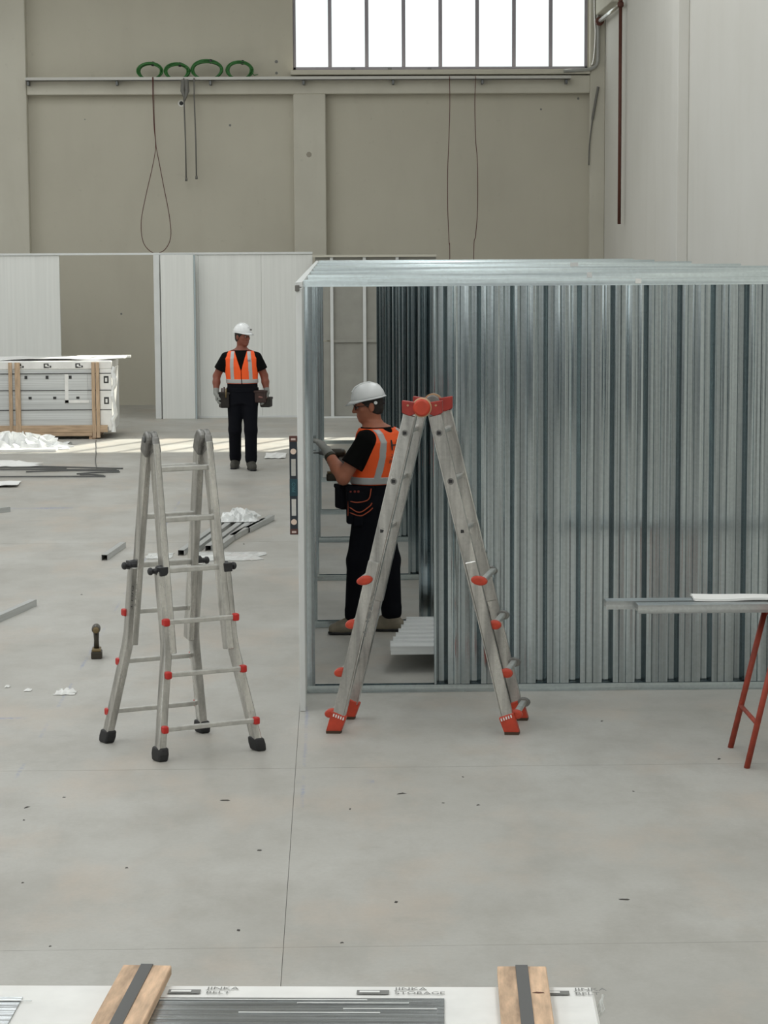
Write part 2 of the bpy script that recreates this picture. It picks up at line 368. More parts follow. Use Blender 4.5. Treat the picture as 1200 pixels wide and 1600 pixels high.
for px_, py_, r_ in ((-.915, 5.86, .03), (-.915, 5.67, .025), (-1.72, 4.79, .022), (-3.64, 1.58, .02), (4.26, 5.22, .022), (3.62, 5.04, .018), (-4.2, 4.9, .012)):
    MB().lathe((px_, YB+.001, py_), (0, -1, 0), [(0, r_), (.004, r_*.9)], 8).build('anchor_hole', M_INKG, wall_back)
MB().lathe((-.37, YB-.199, 4.28), (0, -1, 0), [(0, .05), (.004, .045)], 7).build('plaster_chip', mat('bare_plaster', (.36, .33, .27), .9), wall_back)
# window
win = thing('window_1', 'wide steel-framed window of tall frosted panes high on the back wall', None, ((WX0+WX1)/2, YB+0.08, WZ0), kind='structure')
hw = (WX1-WX0)/2; wh = WZ1-WZ0
fr = MB(); fr.span((-hw, -.03, 0), (hw, .03, .05)); fr.span((-hw, -.03, wh-.05), (hw, .03, wh)); fr.span((-hw, -.03, 0), (-hw+.05, .03, wh)); fr.span((hw-.05, -.03, 0), (hw, .03, wh))
fr.build('window_frame', M_FRAME, win, bevel=.005)
NP = 8; pw = (WX1-WX0)/NP
for i in range(1, NP):
    MB().span((-hw+i*pw-.032, -.03, .05), (-hw+i*pw+.032, .035, wh-.05)).build('mullion', M_FRAME, win, bevel=.006)
pane = None
for i in range(NP):
    p = MB().span((-hw+i*pw+.03, .0, .045), (-hw+(i+1)*pw-.03, .006, wh-.045)).build('pane', M_GLASS, win)
MB().span((-hw-.04, -.32, -.10), (hw+.02, .02, -.02)).build('sill', M_BEAM, win, bevel=.01)
MB().span((-hw+.55*pw, -.05, -.015), (-hw+4.9*pw, -.035, .012)).build('opening_rod', M_FRAME, win)
for k in (1.62, 2.62, 3.7):
    MB().span((-hw+k*pw-.035, -.07, -.025), (-hw+k*pw+.035, -.02, .03)).build('rod_bracket', M_STEEL, win, bevel=.006)

# right wall with pilaster
wr = MB().span((XR, YF, 0), (XR+0.3, YB, CEIL)).build('wall_right', M_WALLR); tag(wr, 'white plastered right wall of the hall', kind='structure')
MB().span((XR-0.15, 30.18, 0), (XR, 30.75, CEIL)).build('pilaster', M_WALLR, wr, bevel=.01)
MB().span((XR-0.27, 30.05, 6.62), (XR, 30.88, 7.0)).build('corbel', M_WALLR, wr, bevel=.05, seg=3)
MB().span((XR-0.15, 19.5, 0), (XR, 20.1, CEIL)).build('pilaster', M_WALLR, wr, bevel=.01)
MB().span((XR-0.18, 37.2, 6.60), (XR, 39.32, 6.92)).build('wall_beam', M_BEAM, wr, bevel=.01)
# sides and roof of the hall that the photograph does not show
wlm = MB(); wlm.span((XL-.3, YF, 0), (XL, YB, 4.2)); wlm.span((XL-.3, YF, 7.6), (XL, YB, CEIL))
for k in range(9): y0 = YF + k*5.9; wlm.span((XL-.3, y0, 4.2), (XL, min(y0+.9, YB), 7.6))
wl = wlm.build('wall_left', M_WALLR); tag(wl, 'white left wall of the hall with a band of high windows', kind='structure')
wfm = MB(); wfm.span((XL-.3, YF-.3, 3.7), (XR+.3, YF, 5.6)); wfm.span((XL-.3, YF-.3, 7.6), (XR+.3, YF, CEIL))
for k in range(8): x0 = XL-.3 + k*2.86; wfm.span((x0, YF-.3, 1.55), (min(x0+1.75, XR+.3), YF, 3.7)); wfm.span((x0, YF-.3, 5.6), (min(x0+.5, XR+.3), YF, 7.6))  # unseen openings, shaped to give bright streaks in the metal
wf = wfm.build('wall_front', M_WALLR); tag(wf, 'unseen wall behind the viewer, window bands added for reflections in the metal', kind='structure')
MB().span((XL-.3, YF-.3, 0), (XR+.3, YF, 1.55)).build('dark_reflection_band', mat('slate_grey_reflection', (.10, .125, .14), .6), wf)  # unseen dark band, added to darken what the sheets reflect
ce = MB().span((XL-.3, YF-.3, CEIL), (XR+.3, YB+.3, CEIL+.2)).build('ceiling', M_CEIL); tag(ce, 'white roof soffit of the hall', kind='structure')

# ================================================================ SERVICES ON THE BACK WALL
YT = YB-0.20
tray = thing('cable_tray', 'long narrow cable tray running under the window along the back wall', 'cable tray', (-0.53, YT-0.10, 5.52))
t = MB(); t.span((-4.62, -.10, 0), (4.62, .10, .012)); t.span((-4.62, -.10, 0), (4.62, -.092, .06)); t.span((-4.62, .092, 0), (4.62, .10, .06))
t.build('channel', M_TRAY, tray)
for px in (-4.58, -3.08, -1.5, 0.08, 1.60, 3.12, 4.55):
    b = MB(); b.span((px-.02, -.08, -.075), (px+.02, .10, 0.0)); b.build('bracket', M_STEEL, tray, bevel=.006)

def coil(x, rx, rz, label, seedv, tail=False):
    random.seed(seedv)
    c = thing('cable_coil', label, 'cable coil', (x, YT-0.10, 5.532), group='green cable coils on the tray')
    mb = MB()
    for k in range(16):
        fx, fz = rx*random.uniform(.80, 1.03), rz*random.uniform(.70, 1.03); oy = random.uniform(-.045, .045); ph = random.uniform(-.05, .05)
        pts = []
        for i in range(40):
            a = 2*math.pi*i/40
            pts.append((fx*math.cos(a)+ph*.15, oy + .02*math.sin(a*2+k), rz + (fz*math.sin(a) if math.sin(a) > 0 else (rz-.004)*math.sin(a)) + .012))
        pts.append(pts[0]); mb.tube(pts, .0095, 6)
    mb.build('cable_loops', M_GREEN, c, smooth=True)
    if tail: MB().tube([(rx*.9, 0, rz*.9), (rx*1.1, -.03, rz*.5), (rx*1.4, -.06, .09)], .007, 6).build('loose_end', M_GREEN, c, smooth=True)
    a = math.radians(75); MB().lathe((rx*.93*math.cos(a)-.0, 0, rz+rz*.93*math.sin(a)), (1, 0, -.2), [(-.02, .04), (.02, .04)], 10).build('tie', M_BLKP, c)
coil(-3.05, .214, .145, 'leftmost of the four green cable coils on the tray', 1)
coil(-2.59, .208, .138, 'second green cable coil from the left, above the grey hanging cable', 2)
coil(-2.085, .265, .165, 'largest green cable coil, third from the left on the tray', 3)
coil(-1.535, .225, .155, 'rightmost green cable coil with a loose end on the tray', 4, True)

g = MB().tube([(-2.475, YT-.285, 5.53), (-2.49, YT-.285, 5.34), (-2.455, YT-.285, 5.20), (-2.415, YT-.285, 5.34), (-2.43, YT-.285, 5.53)], .040, 10).build('conduit_bundle', M_GREYC, smooth=True)
tag(g, 'short looped grey conduit bundle hanging from the tray', 'conduit')
for x, z0, nm in ((-2.475, 3.87, 'left of the two straight grey hanging cables below the coils'), (-2.30, 3.90, 'right of the two straight grey hanging cables below the coils')):
    g = MB().tube([(x, YT-.222, 5.56), (x, YT-.222, 5.40), (x-.004, YT-.18, 5.2), (x+.004, YT-.05, 4.5), (x+.006, YT-.05, z0)], .013, 6)
    g.lathe((x+.006, YT-.05, z0), (0, 0, 1), [(-.03, .02), (.0, .022), (.03, .016)], 8)
    tag(g.build('hanging_cable', M_GREYC, smooth=True), nm, 'cable', 'cables hanging from the tray')
def spline(pts, n=10):
    P = [Vector(p) for p in pts]; P = [P[0]*2-P[1]] + P + [P[-1]*2-P[-2]]; out = []
    for i in range(1, len(P)-2):
        for k in range(n):
            t = k/n; a, b, c, d = P[i-1], P[i], P[i+1], P[i+2]
            out.append(.5*((2*b) + (c-a)*t + (2*a-5*b+4*c-d)*t*t + (3*b-a-3*c+d)*t*t*t))
    out.append(P[-2]); return out
def wall_pt(px, py, y=YT-.215):    # the wall's own metric grid: 90.3 px to the metre in this plane
    return ((px-517.7)/90.5, y, 2.74 + (383-py)/90.5)
loop = [(246, 126), (246, 160), (247, 200), (249, 232), (243, 265), (233, 305), (225, 345), (227, 375), (237, 390), (249, 394), (262, 387), (270, 368), (268, 335), (260, 290), (254, 255), (250, 232), (248, 200), (247.5, 160), (247, 126)]
g = MB().tube(spline([wall_pt(*p, YT-.215+(.006 if i > 9 else 0)) for i, p in enumerate(loop)], 6), .0065, 6).build('hanging_cable', M_REDC, smooth=True)
tag(g, 'dark red cable hanging in a long teardrop loop from the tray', 'cable', 'cables hanging from the tray')
for pts, nm in (([(701, 126), (701.5, 170), (700, 220), (698, 270), (698, 330), (700, 380), (701, 400), (701, 600)], 'left of the two thin dark red cables hanging under the window'),
                ([(741, 126), (740, 170), (741, 220), (744, 260), (744, 330), (741, 370), (738, 400), (738, 600)], 'right of the two thin dark red cables hanging under the window')):
    tag(MB().tube(spline([wall_pt(*p) for p in pts], 5), .0065, 6).build('hanging_cable', M_REDC, smooth=True), nm, 'cable', 'cables hanging from the tray')
# conduit round the window corner
g = MB().tube(spline([wall_pt(931, -60, YT-.04), wall_pt(931, 40, YT-.04), wall_pt(931, 95, YT-.04), wall_pt(929, 108, YT-.045), wall_pt(920, 115, YT-.05), wall_pt(900, 117, YT-.06), wall_pt(878, 118, YT-.06)], 6), .03, 8).build('conduit', M_CONDUIT, smooth=True)
tag(g, 'grey conduit bending round the lower right window corner', 'conduit')
g = MB().tube(spline([wall_pt(924, -60, YT-.03), wall_pt(925.5, 30, YT-.03), wall_pt(927, 60, YT-.03), wall_pt(925, 95, YT-.03), wall_pt(922, 110, YT-.03)], 6), .013, 8).build('conduit', M_CHROME, smooth=True)
tag(g, 'thin bright wire conduit beside the right window edge', 'conduit')
g = MB().tube(spline([wall_pt(932, 142, YT-.02), wall_pt(928, 165, YT-.02), wall_pt(923, 195, YT-.02), wall_pt(919, 230, YT-.02), wall_pt(918, 262, YT-.02)], 6), [.022]*12+[.012]*13, 8).build('hanging_rod', M_GREYC, smooth=True)
tag(g, 'dark rod with a trailing wire hanging in the right corner', 'rod')
# red-brown riser and zinc cross pipe on the right wall
p = thing('riser_pipe', 'rust-red vertical pipe with bright cross pipe on the right wall', 'pipe', (XR-.10, 36.6, 3.05))
MB().tube([(0, 0, 0), (0, 0, 3.47)], .028, 10).build('riser', M_RUST, p, smooth=True)
MB().lathe((0, 0, 3.40), (0, 0, 1), [(0, .034), (.02, .052), (.07, .052), (.09, .036), (.13, .036), (.15, .05), (.2, .05)], 10).build('tee_fitting', M_RUST, p)
MB().tube([(0, .02, 3.45), (-.03, 2.55, 3.43)], .036, 10).build('cross_pipe', M_CHROME, p, smooth=True)
MB().lathe((-.03, 2.5, 3.43), (0, 1, 0), [(0, .045), (.02, .075), (.12, .075), (.14, .05)], 10).build('end_fitting', M_RUST, p)

# ================================================================ WHITE PANEL PARTITION (far)
YP = 36.5
pt = thing('panel_partition', 'white sandwich-panel partition with a tall doorway below the back wall', 'partition', (0, YP, 0))
def wpanel(parent, x0, x1, y, z0=0.0, z1=2.60, th=.06, name='panel'):
    mb = MB(); mb.span((x0+.001, y, z0), (x1-.001, y+th, z1)); 
    n = max(2, int((x1-x0)/.05))
    return mb.build(name, M_WHITEP, parent, bevel=.004)
for k in range(8): wpanel(pt, -4.32-(k+1)*1.0, -4.32-k*1.0, 0)
for x0, x1 in ((-2.83, -2.12), (-2.12, -1.12), (-1.12, -0.30)): wpanel(pt, x0, x1, 0)
tt = MB(); tt.span((-12.32, -.02, 2.60), (-0.30, .08, 2.635)); tt.build('top_track', M_WHITET, pt, bevel=.003)
tt = MB(); tt.span((-2.83, -.012, 0), (-0.30, .072, .03)); tt.build('floor_track', M_WHITET, pt)
lp = thing('wall_panel', 'loose white panel standing upright beside the far doorway', 'panel', (-2.43, 36.30, 0))
MB().span((-.275, 0, .0), (.245, .06, 2.60)).build('face_sheet', M_WHITEP, lp, bevel=.005)
MB().span((.246, .004, .0), (.272, .056, 2.60)).build('edge_profile', mat('bluish_panel_edge', (.40, .47, .49), .5), lp)
lp2 = MB().span((-2.82, 36.34, 0), (-2.725, 36.46, 2.60)).build('wall_panel', M_WHITET, bevel=.006)
tag(lp2, 'narrow white panel edge standing at the doorway jamb', 'panel')

# stud frame closing the far end of the corridor
sf = thing('stud_frame', 'white studs over grey boards closing the far end of the metal corridor', 'partition', (0, 36.3, 0))
MB().span((-.26, .05, 1.235), (1.66, .08, 2.56)).build('board', M_GREYB, sf); MB().span((-.26, .058, 0), (1.66, .088, 1.215)).build('board', M_GREYB, sf)
for x in (0.0, .52, 1.04): MB().span((x-.025, 0, 0), (x+.025, .045, 2.55)).build('stud', M_WHITET, sf, bevel=.003)
MB().span((.03, .03, 1.20), (1.3, .05, 1.25)).build('noggin', M_GREYB, sf)
MB().span((-.26, -.02, 0), (1.66, .05, .025)).build('floor_track', M_WHITET, sf)
MB().span((-.30, -.02, 2.55), (1.66, .09, 2.585)).build('top_track', M_BEAM, sf)

# ================================================================ GALVANISED STORAGE PARTITIONS
PY = [13.82, 16.24, 18.55, 20.98, 23.20, 26.40, 29.45, 31.50]
PTOP = 2.533; PER = 0.2037; NPER = 5; SHX = 0.625; XEND = 4.16
def sheet_profile(n):
    rnd = random.Random(11+n); pts = []
    for k in range(n):
        o = k*PER
        def flat(x0, x1, base, amp):
            x = x0
            while x < x1-.004:
                pts.append((o+x, base+rnd.uniform(-amp, amp))); x += rnd.uniform(.010, .022)
            pts.append((o+x1, base))
        pts.append((o, 0)); pts.append((o+.003, 0)); pts.append((o+.018, .050))
        flat(.020, .050, .052, .0003); pts.append((o+.052, .050)); pts.append((o+.074, 0))
        flat(.0755, .106, 0, .0008); pts.append((o+.109, .005)); flat(.112, .149, .0005, .0010); pts.append((o+.152, .005)); flat(.155, .198, 0, .0009)
    pts.append((n*PER+.004, 0)); return pts
def sheet_obj(n, parent, x, z0, z1):
    pr = sheet_profile(n); m = len(pr); zs = [z0, (z0+z1)/2, z1]
    mb = MB(); mb.add([(px, py, z) for z in zs for px, py in pr], [(r*m+i, r*m+i+1, (r+1)*m+i+1, (r+1)*m+i) for r in range(2) for i in range(m-1)])
    o = mb.build('corrugated_sheet', M_GALV, parent, solid=.0012); o.location = (x, 0, 0); return o
ORD = ['frontmost galvanised corrugated partition with an open doorway behind the orange-footed ladder', 'second galvanised partition back, its edge just inside the doorway beside the worker',
       'third galvanised partition back inside the metal corridor', 'fourth galvanised partition back inside the metal corridor', 'fifth galvanised partition back inside the metal corridor',
       'sixth galvanised partition back inside the metal corridor', 'seventh galvanised partition back inside the metal corridor', 'rearmost galvanised partition at the far end of the metal corridor']
src = None
def utrack(L, hgt, wid, tilt=0.0, up=True):
    """U track along local X: open side down (top track) or up (floor track)"""
    mb = MB(); t = .0025
    if up: mb.span((0, -wid/2, 0), (L, wid/2, t))
    else: mb.span((0, -wid/2, hgt-t), (L, wid/2, hgt))
    for s in (-1, 1):
        zf, zt = (hgt, 0) if up else (0, hgt)
        a = (s*wid/2, zt); b = (s*(wid/2+tilt), zf)
        mb.add([(0, a[0], a[1]), (L, a[0], a[1]), (L, b[0], b[1]), (0, b[0], b[1]), (0, a[0]-s*t, a[1]), (L, a[0]-s*t, a[1]), (L, b[0]-s*t, b[1]), (0, b[0]-s*t, b[1])],
               [(0, 1, 2, 3), (7, 6, 5, 4), (0, 4, 5, 1), (3, 2, 6, 7), (0, 3, 7, 4), (1, 5, 6, 2)])
    return mb
sheet_src = None; tt_src = None; ft_src = None
for k, y in enumerate(PY):
    P = thing('storage_partition', ORD[k], 'partition', (0, y, 0), group='galvanised storage partitions')
    nsh = 4
    for i in range(3):
        if sheet_src is None: o = sheet_src = sheet_obj(NPER, P, SHX, .046, PTOP-.012)
        else: o = inst(sheet_src, 'corrugated_sheet', P, (SHX+i*NPER*PER, 0, 0))
    sheet_obj(2, P, SHX+3*NPER*PER, .046, PTOP-.012) 
    if tt_src is None:
        tt_src = utrack(XEND+.17, .042, .062, .0045, up=False).build('top_track', M_GALVX, P); tt_src.location = (-.17, .02, PTOP-.042)
        ft_src = utrack(XEND+.17, .046, .062, .0, up=True).build('floor_track', M_GALVX, P); ft_src.location = (-.17, .02, 0.001)
        jl = MB(); jl.span((-.168, -.008, .004), (-.166, .048, PTOP-.02)); jl.span((-.168, -.008, .004), (-.122, -.006, PTOP-.02)); jl.span((-.168, .046, .004), (-.122, .048, PTOP-.02)); jl.span((-.136, -.009, .004), (-.120, -.0075, PTOP-.02)); jl.span((-.123, -.008, .004), (-.121, .048, PTOP-.02))
        j1 = jl.build('door_jamb', M_GALV, P)
        jr = MB(); jr.span((SHX-.012, -.004, .004), (SHX, .048, PTOP-.02))
        j2 = jr.build('door_jamb', M_GALV, P, bevel=.002)
    else:
        for s_ in (tt_src, ft_src, j1, j2): inst(s_, s_.name.split('.')[0], P)
    if k == 0:
        for x, z in ((1.853, PTOP-.010),): MB().span((x-.018, -.024, z-.022), (x+.018, -.016, z+.006)).build('white_tape', M_PAPER, P)
    if k == 1:
        for x in (1.83,): MB().span((x-.018, -.022, PTOP-.03), (x+.018, -.016, PTOP+.006)).build('white_tape', M_PAPER, P)
    if k == 4:
        MB().span((2.42, -.022, PTOP-.02), (2.50, -.016, PTOP+.02)).build('white_tape', M_PAPER, P)

# white side wall of the corridor
sw = thing('corridor_side_wall', 'long white panel wall edge along the left of the metal corridor', 'partition', (-.207, 13.26, 0))
for k in range(18):
    y0 = k*1.02; o = MB().span((0, y0, 0.0), (.034, y0+1.018, 2.495 if k == 0 else 2.50)).build('panel', M_WHITET, sw, bevel=.003)
MB().span((-.004, .02, 2.500), (.036, 18.36, 2.528)).build('top_trim', M_WHITET, sw, bevel=.002)
MB().span((-.006, -.012, 2.475), (.020, .02, 2.512)).build('clip', M_GREYC, sw, bevel=.004)

# ================================================================ STACK OF CHANNELS ON BEARERS
def channel_mesh(L, w=.15, h=.055, lip=.012, t=.003):
    """U-section lying web up along local X, base at z=0, with a turned-up edge lip"""
    mb = MB(); mb.span((0, -w/2, h-t), (L, w/2-.018, h))
    mb.span((0, -w/2, 0), (L, -w/2+t, h)); mb.span((0, w/2-.018, h-t), (L, w/2-.015, h+lip)); mb.span((0, w/2-.018, h+lip-t), (L, w/2, h+lip))
    mb.span((0, w/2-t, 0), (L, w/2, h+lip))
    return mb
for x in (.95, 2.3):
    tag(MB().span((x-.04, 14.40, 0), (x+.04, 15.62, .115)).build('timber_bearer', M_WOOD, bevel=.004), 'timber bearer hidden under the channel stack' + (' nearer the doorway' if x < 1 else ' farther from the doorway'), 'timber', 'bearers under the channels')
names = ['nearest', 'second nearest', 'third nearest', 'fourth nearest', 'third farthest', 'second farthest', 'farthest']
chs = None
for i in range(7):
    yy = 14.545 + i*.158; x0 = .362 + i*.0225
    if chs is None: o = chs = channel_mesh(2.4).build('metal_channel', M_GALVW, bevel=.003)
    else: o = inst(chs, 'metal_channel')
    o.location = (x0, yy, .116)
    tag(o, names[i] + ' of the seven galvanised channels lying side by side in the doorway', 'metal channel', 'channels stacked behind the front partition')

# ================================================================ LADDERS
def ladder(name, label, c, u, v, ztop, a0, a1, kind):
    """u: direction in which the A opens, v: along the rungs (both 2-D, roughly unit)"""
    T = thing(name, label, 'ladder', (c[0], c[1], 0), group='folding aluminium ladders')
    u = Vector((*u, 0)); v = Vector((*v, 0))
    def A(s, z): return s*(a0 + (a1-a0)*(1-z/ztop))
    def P(s, b, z, da=0.0): return u*(A(s, z)+s*da) + v*b + Vector((0, 0, z))
    return T, u, v, A, P

# --- ladder 1: four-legged flared telescopic ladder, left
u1 = (math.cos(math.radians(-55)), math.sin(math.radians(-55))); v1 = (math.cos(math.radians(24.5)), math.sin(math.radians(24.5)))
T, u, v, A, P = ladder('telescopic_ladder', 'flared aluminium step ladder with red rung caps and black feet', (-.846, 12.351), u1, v1, 1.70, .035, .29, 1)
for s in (-1, 1):
    for q in (-1, 1):
        # outer upper rail
        MB().sweep([P(s, q*.152, 1.68), P(s, q*.166, .56)], v, .036, .082).build('upper_rail', M_ALU, T, bevel=.004)
        lr = MB().sweep([P(s, q*.188, 1.00), P(s, q*.190, .62), P(s, q*.197, .55), P(s, q*.279, .055)], v, .042, .072).build('lower_rail', M_ALU, T, bevel=.004)
        ft = MB(); f0 = P(s, q*.276, .075); f1 = P(s, q*.286, .0)
        ft.rings([[f0 + u*(x*.043) + v*(y*.027) for x, y in ((-1, -1), (1, -1), (1, 1), (-1, 1))],
                  [f0*.5+f1*.5 + u*(x*.046) + v*(y*.029) for x, y in ((-1, -1), (1, -1), (1, 1), (-1, 1))],
                  [f1 + u*(x*.040) + v*(y*.028) for x, y in ((-1, -1), (1, -1), (1, 1), (-1, 1))]])
        ft.build('rubber_foot', M_BLACK, T, bevel=.012, seg=3)
        # black locking knob
        kp = P(s, q*.185, 1.005)
        kb = MB(); kb.lathe(kp, v*q, [(-.02, .029), (.0, .032), (.02, .029), (.026, .015), (.045, .014), (.050, .022), (.064, .020), (.070, .010)], 12)
        kb.box(kp + u*(s*.02), (.055, .05, .048), math.atan2(u.y, u.x)); kb.build('locking_knob', M_BLKP, T, bevel=.003)
    for z in (1.545, 1.275, 1.005):
        MB().sweep([P(s, -.15, z), P(s, .15, z)], (0, 0, 1), .030, .032).build('rung', M_RUNG, T, bevel=.006, seg=2)
    for z in (.735, .455, .170):
        wd = .196 if z > .55 else .279 - (.279-.197)*(z-.055)/(.55-.055)
        rg = MB().sweep([P(s, -wd-.004, z, .036), P(s, wd+.004, z, .036)], (0, 0, 1), .026, .024).build('rung', M_RUNG, T, bevel=.005, seg=2)
        for q in (-1, 1):
            MB().box(P(s, q*(wd+.004), z, .038), (.046, .034, .042), math.atan2(u.y, u.x)).build('rung_cap', M_RED, rg, bevel=.010, seg=3)
for q in (-1, 1):   # hinges
    hb = MB(); c0 = v*(q*.152) + Vector((0, 0, 1.705))
    hb.lathe(c0, v, [(-.034, .034), (-.028, .043), (-.006, .043), (-.004, .036), (.004, .036), (.006, .043), (.028, .043), (.034, .034)], 18)
    hg = hb.build('hinge', M_ALUC, T, bevel=.004)
    for s in (-1, 1):
        MB().sweep([c0 + u*(s*.006) + v*(.012*s), P(s, q*.152, 1.62) + v*(.002*s)], v, .044, .088).build('hinge_arm', M_ALUC, hg, bevel=.012, seg=3)
    MB().lathe(c0 + v*(q*.028), v*q, [(0, .018), (.012, .018), (.016, .012)], 12).build('hinge_pin', M_STEEL, hg)
    for s in (-1, 1):
        for z in (1.545, 1.275):
            MB().lathe(P(s, q*.164, z), v*q, [(0, .012), (.004, .012)], 10).build('rung_end', M_BLKP, T)
tx = MB(); cs = -1
for side in (-1,):
    base = P(-1, -.187, .90) - v*.0218
    put_text(tx, 'SVELT', .055, base + u*.018, (P(-1, -.187, .6) - P(-1, -.187, .9)).normalized(), u*1.0, 0.95)
tx.build('lettering', M_INK, T)

# --- ladder 2: straight telescopic ladder with orange fittings, seen from the side
u2 = (math.cos(math.radians(-4.6)), math.sin(math.radians(-4.6))); v2 = (math.cos(math.radians(78)), math.sin(math.radians(78)))
T, u, v, A, P = ladder('telescopic_ladder', 'tall aluminium ladder with orange hinge and orange feet before the metal partition', (.536, 12.81), u2, v2, 1.84, .062, .497, 2)
for s in (-1, 1):
    for q in (-1, 1):
        MB().sweep([P(s, q*.178, 1.80), P(s, q*.184, .70)], v, .026, .070).build('upper_rail', M_ALU, T, bevel=.004)
        MB().sweep([P(s, q*.178 - q*.0135, 1.80, -.037), P(s, q*.184 - q*.0135, .70, -.037)], v, .045, .006).build('rail_flange', M_ALU, T)
        MB().sweep([P(s, q*.196, .98, .004), P(s, q*.196, .09, .004)], v, .030, .064).build('lower_rail', M_ALU, T, bevel=.004)
        MB().sweep([P(s, q*.196 - q*.014, .98, -.031), P(s, q*.196 - q*.014, .09, -.031)], v, .050, .005).build('rail_flange', M_ALU, T)
        ft = MB(); f0 = P(s, q*.196, .128, .004); f1 = P(s, q*.196, .0, .006)
        sh = lambda p, ax, bx: [p + u*(x*ax) + v*(y*bx) for x, y in ((-1, -1), (1, -1), (1, 1), (-1, 1))]
        top = sh(f0, .042, .022)
        for i in (0, 3) if s > 0 else (1, 2): top[i] = top[i] - Vector((0, 0, .032))
        ft.rings([top, sh(f1 + Vector((0, 0, .012)), .043, .024)])
        f = ft.build('foot', M_ORNG, T, bevel=.006, seg=2)
        MB().rings([sh(f1 + Vector((0, 0, .016)), .041, .0255), sh(f1, .040, .0255)]).build('sole', mat('brown_rubber', (.06, .035, .02), .8), f)
        if q < 0:
            for i in range(5):
                e = (i-2)*.0135
                pp = f0 + u*e + v*(-.0235) + Vector((0, 0, -.024 + s*e*.38))
                MB().sweep([pp, pp + Vector((0, 0, -.016)) + u*(.004*s)], v, .003, .007).build('tread_mark', M_PAPER, f)
        for z in (1.70, 1.43, 1.15):
            MB().lathe(P(s, q*.191, z), v*q, [(0, .019), (.003, .019)], 12).build('rung_ring', M_ALUC, T)
            MB().box(P(s, q*.1925, z), (.024, .006, .022), math.atan2(u.y, u.x)).build('rung_end', M_BLKP, T, bevel=.003)
    for z in (1.70, 1.43, 1.15):
        MB().sweep([P(s, -.17, z), P(s, .17, z)], (0, 0, 1), .028, .030).build('rung', M_RUNG, T, bevel=.006)
    for z, ov in ((.875, .0), (.62, .0), (.345, .0), (.09+.02, .0)):
        rw = .208 if z > .8 else .172
        rg = MB().sweep([P(s, -rw, z, .050), P(s, rw, z, .050)], (0, 0, 1), .026, .036).build('rung', M_RUNG, T, bevel=.008, seg=2)
        big = z > .8
        for q in (-1, 1):
            cb = MB(); cc = P(s, q*(rw+.006), z, .052 if not big else .03)
            R = Matrix.Rotation(math.radians(12)*(s), 3, v)
            w_, h_ = ((.046, .026) if big else (.036, .026))
            ring = lambda off, k: [cc + v*(q*off) + R @ (u*(math.cos(t)*w_*k) + Vector((0, 0, math.sin(t)*h_*k))) for t in [2*math.pi*i/18 for i in range(18)]]
            cb.rings([ring(-.02, .9), ring(-.016, 1), ring(.008, 1), ring(.016, .85), ring(.019, .5)])
            cb.build('rung_cap', M_ORNG if q < 0 else M_ALUC, rg, smooth=False)
for q in (-1, 1):
    c0 = v*(q*.178) + Vector((0, 0, 1.842)); hb = MB()
    hb.lathe(c0 + v*(q*.004), v*q, [(-.03, .044), (.012, .049), (.024, .049), (.031, .042), (.034, .040)], 26)
    hg = hb.build('hinge', M_ORNG if q < 0 else M_ALUC, T, bevel=.003)
    MB().lathe(c0 + v*(q*.010), v*q, [(-.012, .055), (.010, .055), (.012, .050)], 26).build('hinge_ring', mat('worn_brass_edge', (.5, .33, .2), .4, .6), hg)
    tri = MB().prism([(-.014, -.010), (.014, -.010), (0, .014)], c0 + v*(q*.0335) , u, (0, 0, 1), v*q, .002); tri.build('triangle_mark', M_ORNGD, hg)
    for s in (-1, 1):
        poly = [(.02, -.030), (.070, -.048), (.112, -.030), (.112, .040), (.05, .030), (.02, .030)]
        MB().prism([(s*x, z) for x, z in poly], c0 - v*(q*.022), u, (0, 0, 1), v*q, .040).build('hinge_cover', M_ORNGD, hg, bevel=.004)
        MB().lathe(c0 + u*(s*.078) + Vector((0, 0, .012)) + v*(q*.018), v*q, [(0, .006), (.004, .006)], 8).build('rivet', MATS['worn_brass_edge'], hg)
tx = MB(); d = (P(-1, -.196, .3) - P(-1, -.196, .85)).normalized()
put_text(tx, 'SVELT', .06, P(-1, -.196, .80, .004) - v*.0162 + u*.012, d, u, 1.6); tx.build('lettering', M_INKG, T)

# ================================================================ TRESTLE WITH PROFILES
tr = thing('trestle', 'orange-red tubular steel trestle under the long metal profiles', 'trestle', (2.35, 11.93, 0))
for s in (-1, 1):
    for yy in (-.245, .245):
        MB().tube([(s*.19, yy, 0), (s*.012, yy*.92, .775)], .0165, 10).build('leg', M_TRESTLE, tr, smooth=True)
    MB().tube([(s*.137, -.24, .235), (s*.137, .24, .235)], .012, 8).build('cross_bar', M_TRESTLE, tr, smooth=True)
MB().tube([(0, -.36, .765), (0, .36, .765)], .02, 10).build('top_bar', M_TRESTLE, tr, smooth=True)
tr2 = thing('trestle', 'second orange-red trestle carrying the far end of the profiles out of frame', 'trestle', (4.0, 11.93, 0))
for ch in list(tr.children): inst(ch, ch.name.split('.')[0], tr2)
def cprofile(L, w, h, lip=.012, t=.002):
    mb = MB(); mb.span((0, -w/2, h-t), (L, w/2, h))
    for s in (-1, 1): mb.span((0, s*w/2-t/2, 0), (L, s*w/2+t/2, h))
    return mb
o = cprofile(2.75, .10, .045).build('metal_profile', M_GALVP); o.location = (1.462, 12.13, .786); tag(o, 'longer galvanised profile lying on the trestle, rear of the two', 'metal profile', 'profiles on the trestle')
o = cprofile(2.60, .10, .045).build('metal_profile', M_GALVP); o.location = (1.615, 11.98, .786); tag(o, 'front galvanised profile on the trestle with a set-back end', 'metal profile', 'profiles on the trestle')
